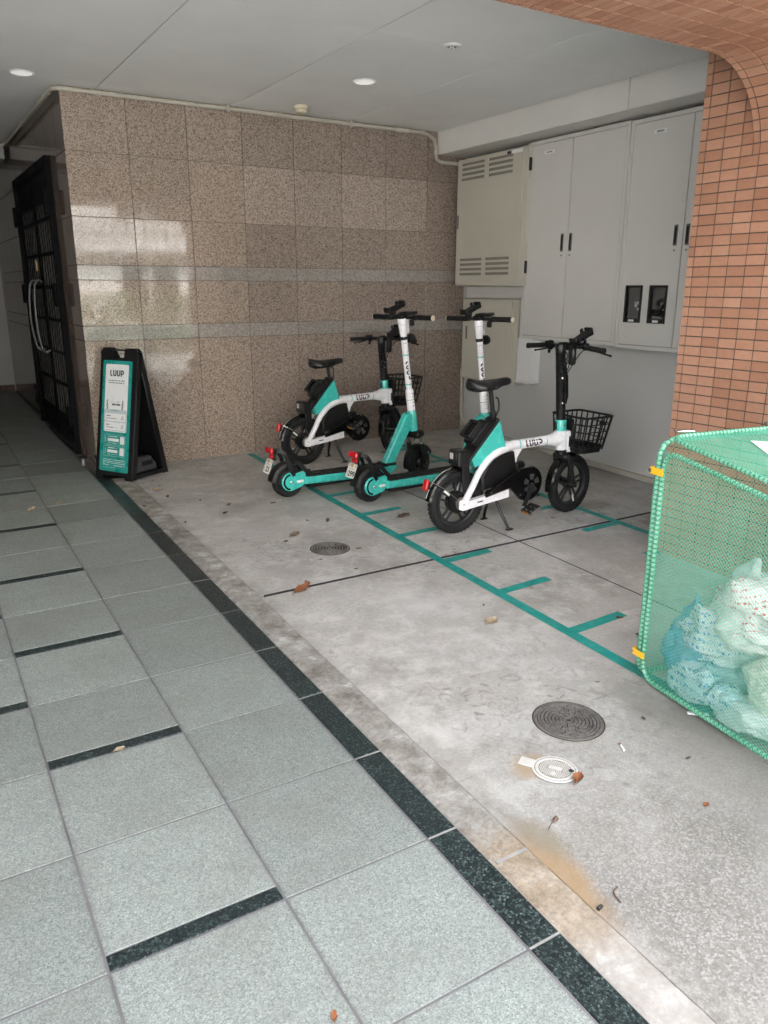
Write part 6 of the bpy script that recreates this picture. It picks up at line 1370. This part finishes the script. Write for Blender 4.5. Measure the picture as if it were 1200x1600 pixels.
left = [cgp(0, 0, ZF), cgp(0, 0, ztop(0)), cgp(CL, 0, ztop(CL)), cgp(CL, 0, ZF)]
back = [cgp(-0.026, 0.0, ZF), cgp(-0.026, 0.0, ztop(0) + 0.03), cgp(-0.026, CWD, ztop(0) + 0.03), cgp(-0.026, CWD, ZF)]
lid = [cgp(-0.005, 0.02, ztop(0) + 0.045), cgp(CL, 0.02, ztop(CL) + 0.045), cgp(CL, CWD, ztop(CL) + 0.045), cgp(-0.005, CWD, ztop(0) + 0.045)]
right = [cgp(0, CWD + 0.01, ZF), cgp(0, CWD + 0.01, ztop(0)), cgp(CL, CWD + 0.01, ztop(CL)), cgp(CL, CWD + 0.01, ZF)]
front = [cgp(CL + 0.028, 0, ZF), cgp(CL + 0.028, 0, ztop(CL)), cgp(CL + 0.028, CWD, ztop(CL)), cgp(CL + 0.028, CWD, ZF)]
for k, q in enumerate((left, back, lid, right, front)): framed(q, 0.075, k)
def netting(q, pitch_a=0.0098, pitch_b=0.0150, th=0.0017, sag=0.012, seed=0, name='net_panel'):
    """knotless diamond netting stretched over quad q (origin, up, far, far-down): rows of zigzag strands"""
    o_, up_, far_, fd_ = q; E1 = (fd_ - o_); LA = E1.length; LB = (up_ - o_).length; nrm = (fd_ - o_).cross(up_ - o_).normalized(); mb = MB()
    na = int(LA / pitch_a); vs = mb.v; fs = mb.f; nb = int(LB / pitch_b * 2)
    def pt(u, v):
        p = (o_.lerp(fd_, u)).lerp(up_.lerp(far_, u), v)
        e = math.sin(math.pi * u) * math.sin(math.pi * v); wv = sag * e * (0.5 + mnoise.noise(V((u * 3 + seed, v * 3, 1)))) + 0.006 * e * mnoise.noise(V((u * 9, v * 9, seed)))
        du = 0.010 / LA * mnoise.noise(V((u * 5, v * 6, seed + 4))); dv = 0.008 / LB * mnoise.noise(V((u * 5, v * 6, seed + 9)))
        return p + nrm * wv + (fd_ - o_) * (du * e * 2) + (up_ - o_) * (dv * e * 2)
    for i in range(na):
        base = len(vs)
        for k in range(nb + 1):
            u = (i + 0.5 + (0.5 if k % 2 else -0.5) * (1 if i % 2 else -1) * 0.94) / na
            p = pt(min(1, max(0, u)), k / nb); dx = (fd_ - o_).normalized() * th * 0.62
            w3 = th * (1.55 if True else 1)
            vs += [tuple(OFF @ (p - dx)), tuple(OFF @ (p + nrm * th)), tuple(OFF @ (p + dx))]
        for k in range(nb):
            a = base + k * 3; b = a + 3
            fs += [(a, a + 1, b + 1, b), (a + 1, a + 2, b + 2, b + 1), (a + 2, a, b, b + 2)]
    mb.m = [0] * len(fs)
    tag(obj(name, mb, MAT['net'], cage, smooth=False), kind='stuff')
sh = lambda q, d: [p + d for p in q]
netting(left, seed=1); netting([lid[0], lid[3], lid[2], lid[1]], seed=2, sag=-0.03); netting(back, seed=3, pitch_a=0.013, pitch_b=0.019); netting(right, seed=4, pitch_a=0.016, pitch_b=0.024); netting(front, seed=5, pitch_a=0.016, pitch_b=0.024)
for z in (0.735, 0.003):
    mb = MB(); p = cgp(-0.012, -0.016, z); ax = V((CU.x, CU.y, 0)); ox = V((-CW.x, -CW.y, 0)); Fm = frame(p, ax, (0, 0, 1), ox)
    mb.prism(rrect(-0.03, 0.036, -0.013, 0.013, 0.003, 2), 0.003, OFF @ Fm @ T(0, 0, 0.002), 0.0008); mb.box((-0.031, 0, -0.012), (0.003, 0.026, 0.03), OFF @ Fm); sb = obj('yellow_strap', mb, MAT['yellow'], cage)
    mb = MB(); mb.cyl((-0.029, 0, 0.004), (-0.029, 0, 0.009), 0.008, 10, M=OFF @ Fm); obj('strap_bolt', mb, MAT['chrome'], sb)
for b in (0.10, 0.55):
    mb = MB(); p = cgp(-0.016, b, ztop(0) + 0.062); mb.cbox((0, 0, 0), (0.075, 0.03, 0.012), 0.005, OFF @ frame(p, (CW.x, CW.y, 0), (CU.x, CU.y, 0), (0, 0, 1)) @ R(14, 'Z')); obj('metal_clip', mb, MAT['chrome'], cage)
nF = frame(cgp(0.27, 0.385, ztop(0.27) + 0.050), (CW.x, CW.y, 0), (-CU.x, -CU.y, 0.145), (0, 0, 1)); ntc = thing('paper_notice', 'white paper notice tied flat on top of the green net cage', 'notice', tuple(nF.translation)); OF2 = T(*(-ntc.location))
mb = MB(); mb.cbox((0, 0, 0), (0.30, 0.21, 0.0012), 0.0003, OF2 @ nF @ R(-24, 'Z')); obj('paper_sheet', mb, MAT['paper'], ntc)
mb = MB(); rg = random.Random(2); NM = OF2 @ nF @ R(-24, 'Z')
for j in range(6):
    x = -0.12
    while x < 0.11:
        w_ = rg.uniform(0.01, 0.03); mb.box((x + w_ / 2, 0.075 - j * 0.028, 0.0009), (w_, 0.008 if j else 0.016, 0.0004), NM); x += w_ + 0.009
obj('paper_print', mb, MAT['sign_grey'], ntc, smooth=False)

def bag(x, y, z, r, sq, mat, label, seed, knot=None):
    bm = bmesh.new(); bmesh.ops.create_icosphere(bm, subdivisions=5, radius=1.0)
    for v in bm.verts:
        n = v.co.normalized(); q = n * 1.6 + V((seed * 3.1, 0, 0))
        d = 0.22 * mnoise.noise(q) + 0.12 * mnoise.noise(n * 4 + V((0, seed, 0))) - 0.17 * abs(mnoise.noise(n * 5 + V((seed, 0, 0)))) + 0.10 * (0.3 - abs(mnoise.noise(n * 9 + V((0, seed, seed))))) + 0.05 * (0.3 - abs(mnoise.noise(n * 19 + V((seed, seed, 0)))))
        k = 1 + d; v.co = V((n.x * sq[0], n.y * sq[1], n.z * sq[2])) * (r * k)
        v.co.z = max(v.co.z, -r * sq[2] * 0.72)
    if knot:
        for v in bm.verts:
            n = v.co.normalized(); kk = n.dot(V(knot).normalized())
            if kk > 0.86: v.co += V(knot).normalized() * (kk - 0.86) * r * 5.0; v.co -= (n - V(knot).normalized() * kk) * r * 0.9 * (kk - 0.86) / 0.14 * (0.5 + 0.5 * math.sin(kk * 60))
    Mw = T(x, y, z) @ M4.Rotation(seed * 1.3, 4, 'Z'); Mi = Mw.inverted()
    for v in bm.verts:                       # the film rests against the net and the ground, never through them
        q = Mw @ v.co; e = 0.02 - (V((q.x, q.y)) - CG).dot(CW); g_ = fz(q.x, q.y) + 0.012 - q.z
        if e > 0: q.x += CW.x * e; q.y += CW.y * e
        if g_ > 0: q.z += g_
        e = 0.02 - (V((q.x, q.y)) - CG).dot(CU)
        if e > 0: q.x += CU.x * e; q.y += CU.y * e
        v.co = Mi @ q
    me = bpy.data.meshes.new('rubbish_bag'); bm.to_mesh(me); bm.free(); me.materials.append(mat); me.polygons.foreach_set('use_smooth', [True] * len(me.polygons))
    o = link('rubbish_bag', me, None, (x, y, z), (0, 0, seed * 1.3)); tag(o, label, 'rubbish bag', 'rubbish bags in the green cage')
B = {k: v for k, v in dict(
    white=bagmat('white_film_bag', (0.62, 0.66, 0.66), (0.78, 0.80, 0.80), 0.9), red=bagmat('red_print_bag', (0.66, 0.62, 0.60), (0.80, 0.78, 0.76), 0.9, (0.62, 0.03, 0.04), 34),
    blue=bagmat('blue_film_bag', (0.10, 0.34, 0.50), (0.34, 0.56, 0.68), 0.82), pale=bagmat('pale_blue_bag', (0.50, 0.68, 0.76), (0.72, 0.80, 0.83), 0.9, (0.04, 0.25, 0.48), 20),
    clear=bagmat('cloudy_film_bag', (0.50, 0.58, 0.56), (0.70, 0.74, 0.72), 0.6), yellow=bagmat('pale_yellow_bag', (0.70, 0.69, 0.60), (0.80, 0.79, 0.73), 0.9), bluep=bagmat('blue_print_bag', (0.66, 0.70, 0.72), (0.78, 0.82, 0.83), 0.92, (0.03, 0.22, 0.55), 26)).items()}
def bagat(a, b, z, r, sq, m, label, seed, knot=None): p = cgp(a, b, z); bag(p.x, p.y, z, r, sq, B[m], label, seed, knot)
bagat(0.115, 0.145, 0.045, 0.12, (1.0, 1.0, 1.0), 'blue', 'dark blue rubbish bag low in the far corner of the cage', 1, (0.1, 0, 1))
bagat(0.205, 0.12, -0.03, 0.11, (1.35, 1.05, 0.8), 'pale', 'pale blue bag with dark blue print against the cage net near its floor', 2)
bagat(0.455, 0.115, -0.055, 0.10, (1.0, 1.5, 0.62), 'white', 'plain white bag at the bottom of the cage nearest the front edge', 3)
bagat(0.215, 0.18, 0.13, 0.125, (1.4, 1.0, 0.78), 'bluep', 'white bag printed with blue lying in the middle of the heap', 4, (-0.5, -0.5, 0.8))
bagat(0.31, 0.29, 0.24, 0.18, (1.3, 1.1, 0.72), 'red', 'white bag with red lettering on top of the heap in the cage', 5, (-0.9, 0.3, 0.7))
bagat(0.48, 0.20, 0.045, 0.13, (1.0, 1.0, 1.0), 'yellow', 'pale yellow green bag beside the white bags in the cage', 6, (0, 0, 1))
bagat(0.17, 0.36, 0.10, 0.19, (1.0, 1.0, 1.05), 'clear', 'cloudy translucent bag at the back of the heap in the cage', 7, (0.2, 0.2, 1))
bagat(0.75, 0.26, 0.00, 0.18, (1.0, 1.0, 0.8), 'white', 'creased white bag in the near end of the cage beyond the others', 8, (0, 0, 1))
bagat(0.80, 0.70, 0.06, 0.26, (1.0, 1.0, 0.85), 'clear', 'large cloudy bag in the near right part of the cage', 9, (0, 0, 1))
bagat(0.345, 0.075, -0.03, 0.06, (1.5, 1.0, 0.8), 'pale', 'small pale blue bag wedged between net and white bag', 10)
bagat(0.45, 0.60, 0.10, 0.22, (1.0, 1.0, 0.9), 'bluep', 'white bag with blue print behind the pale yellow bag', 11, (0, 0, 1))
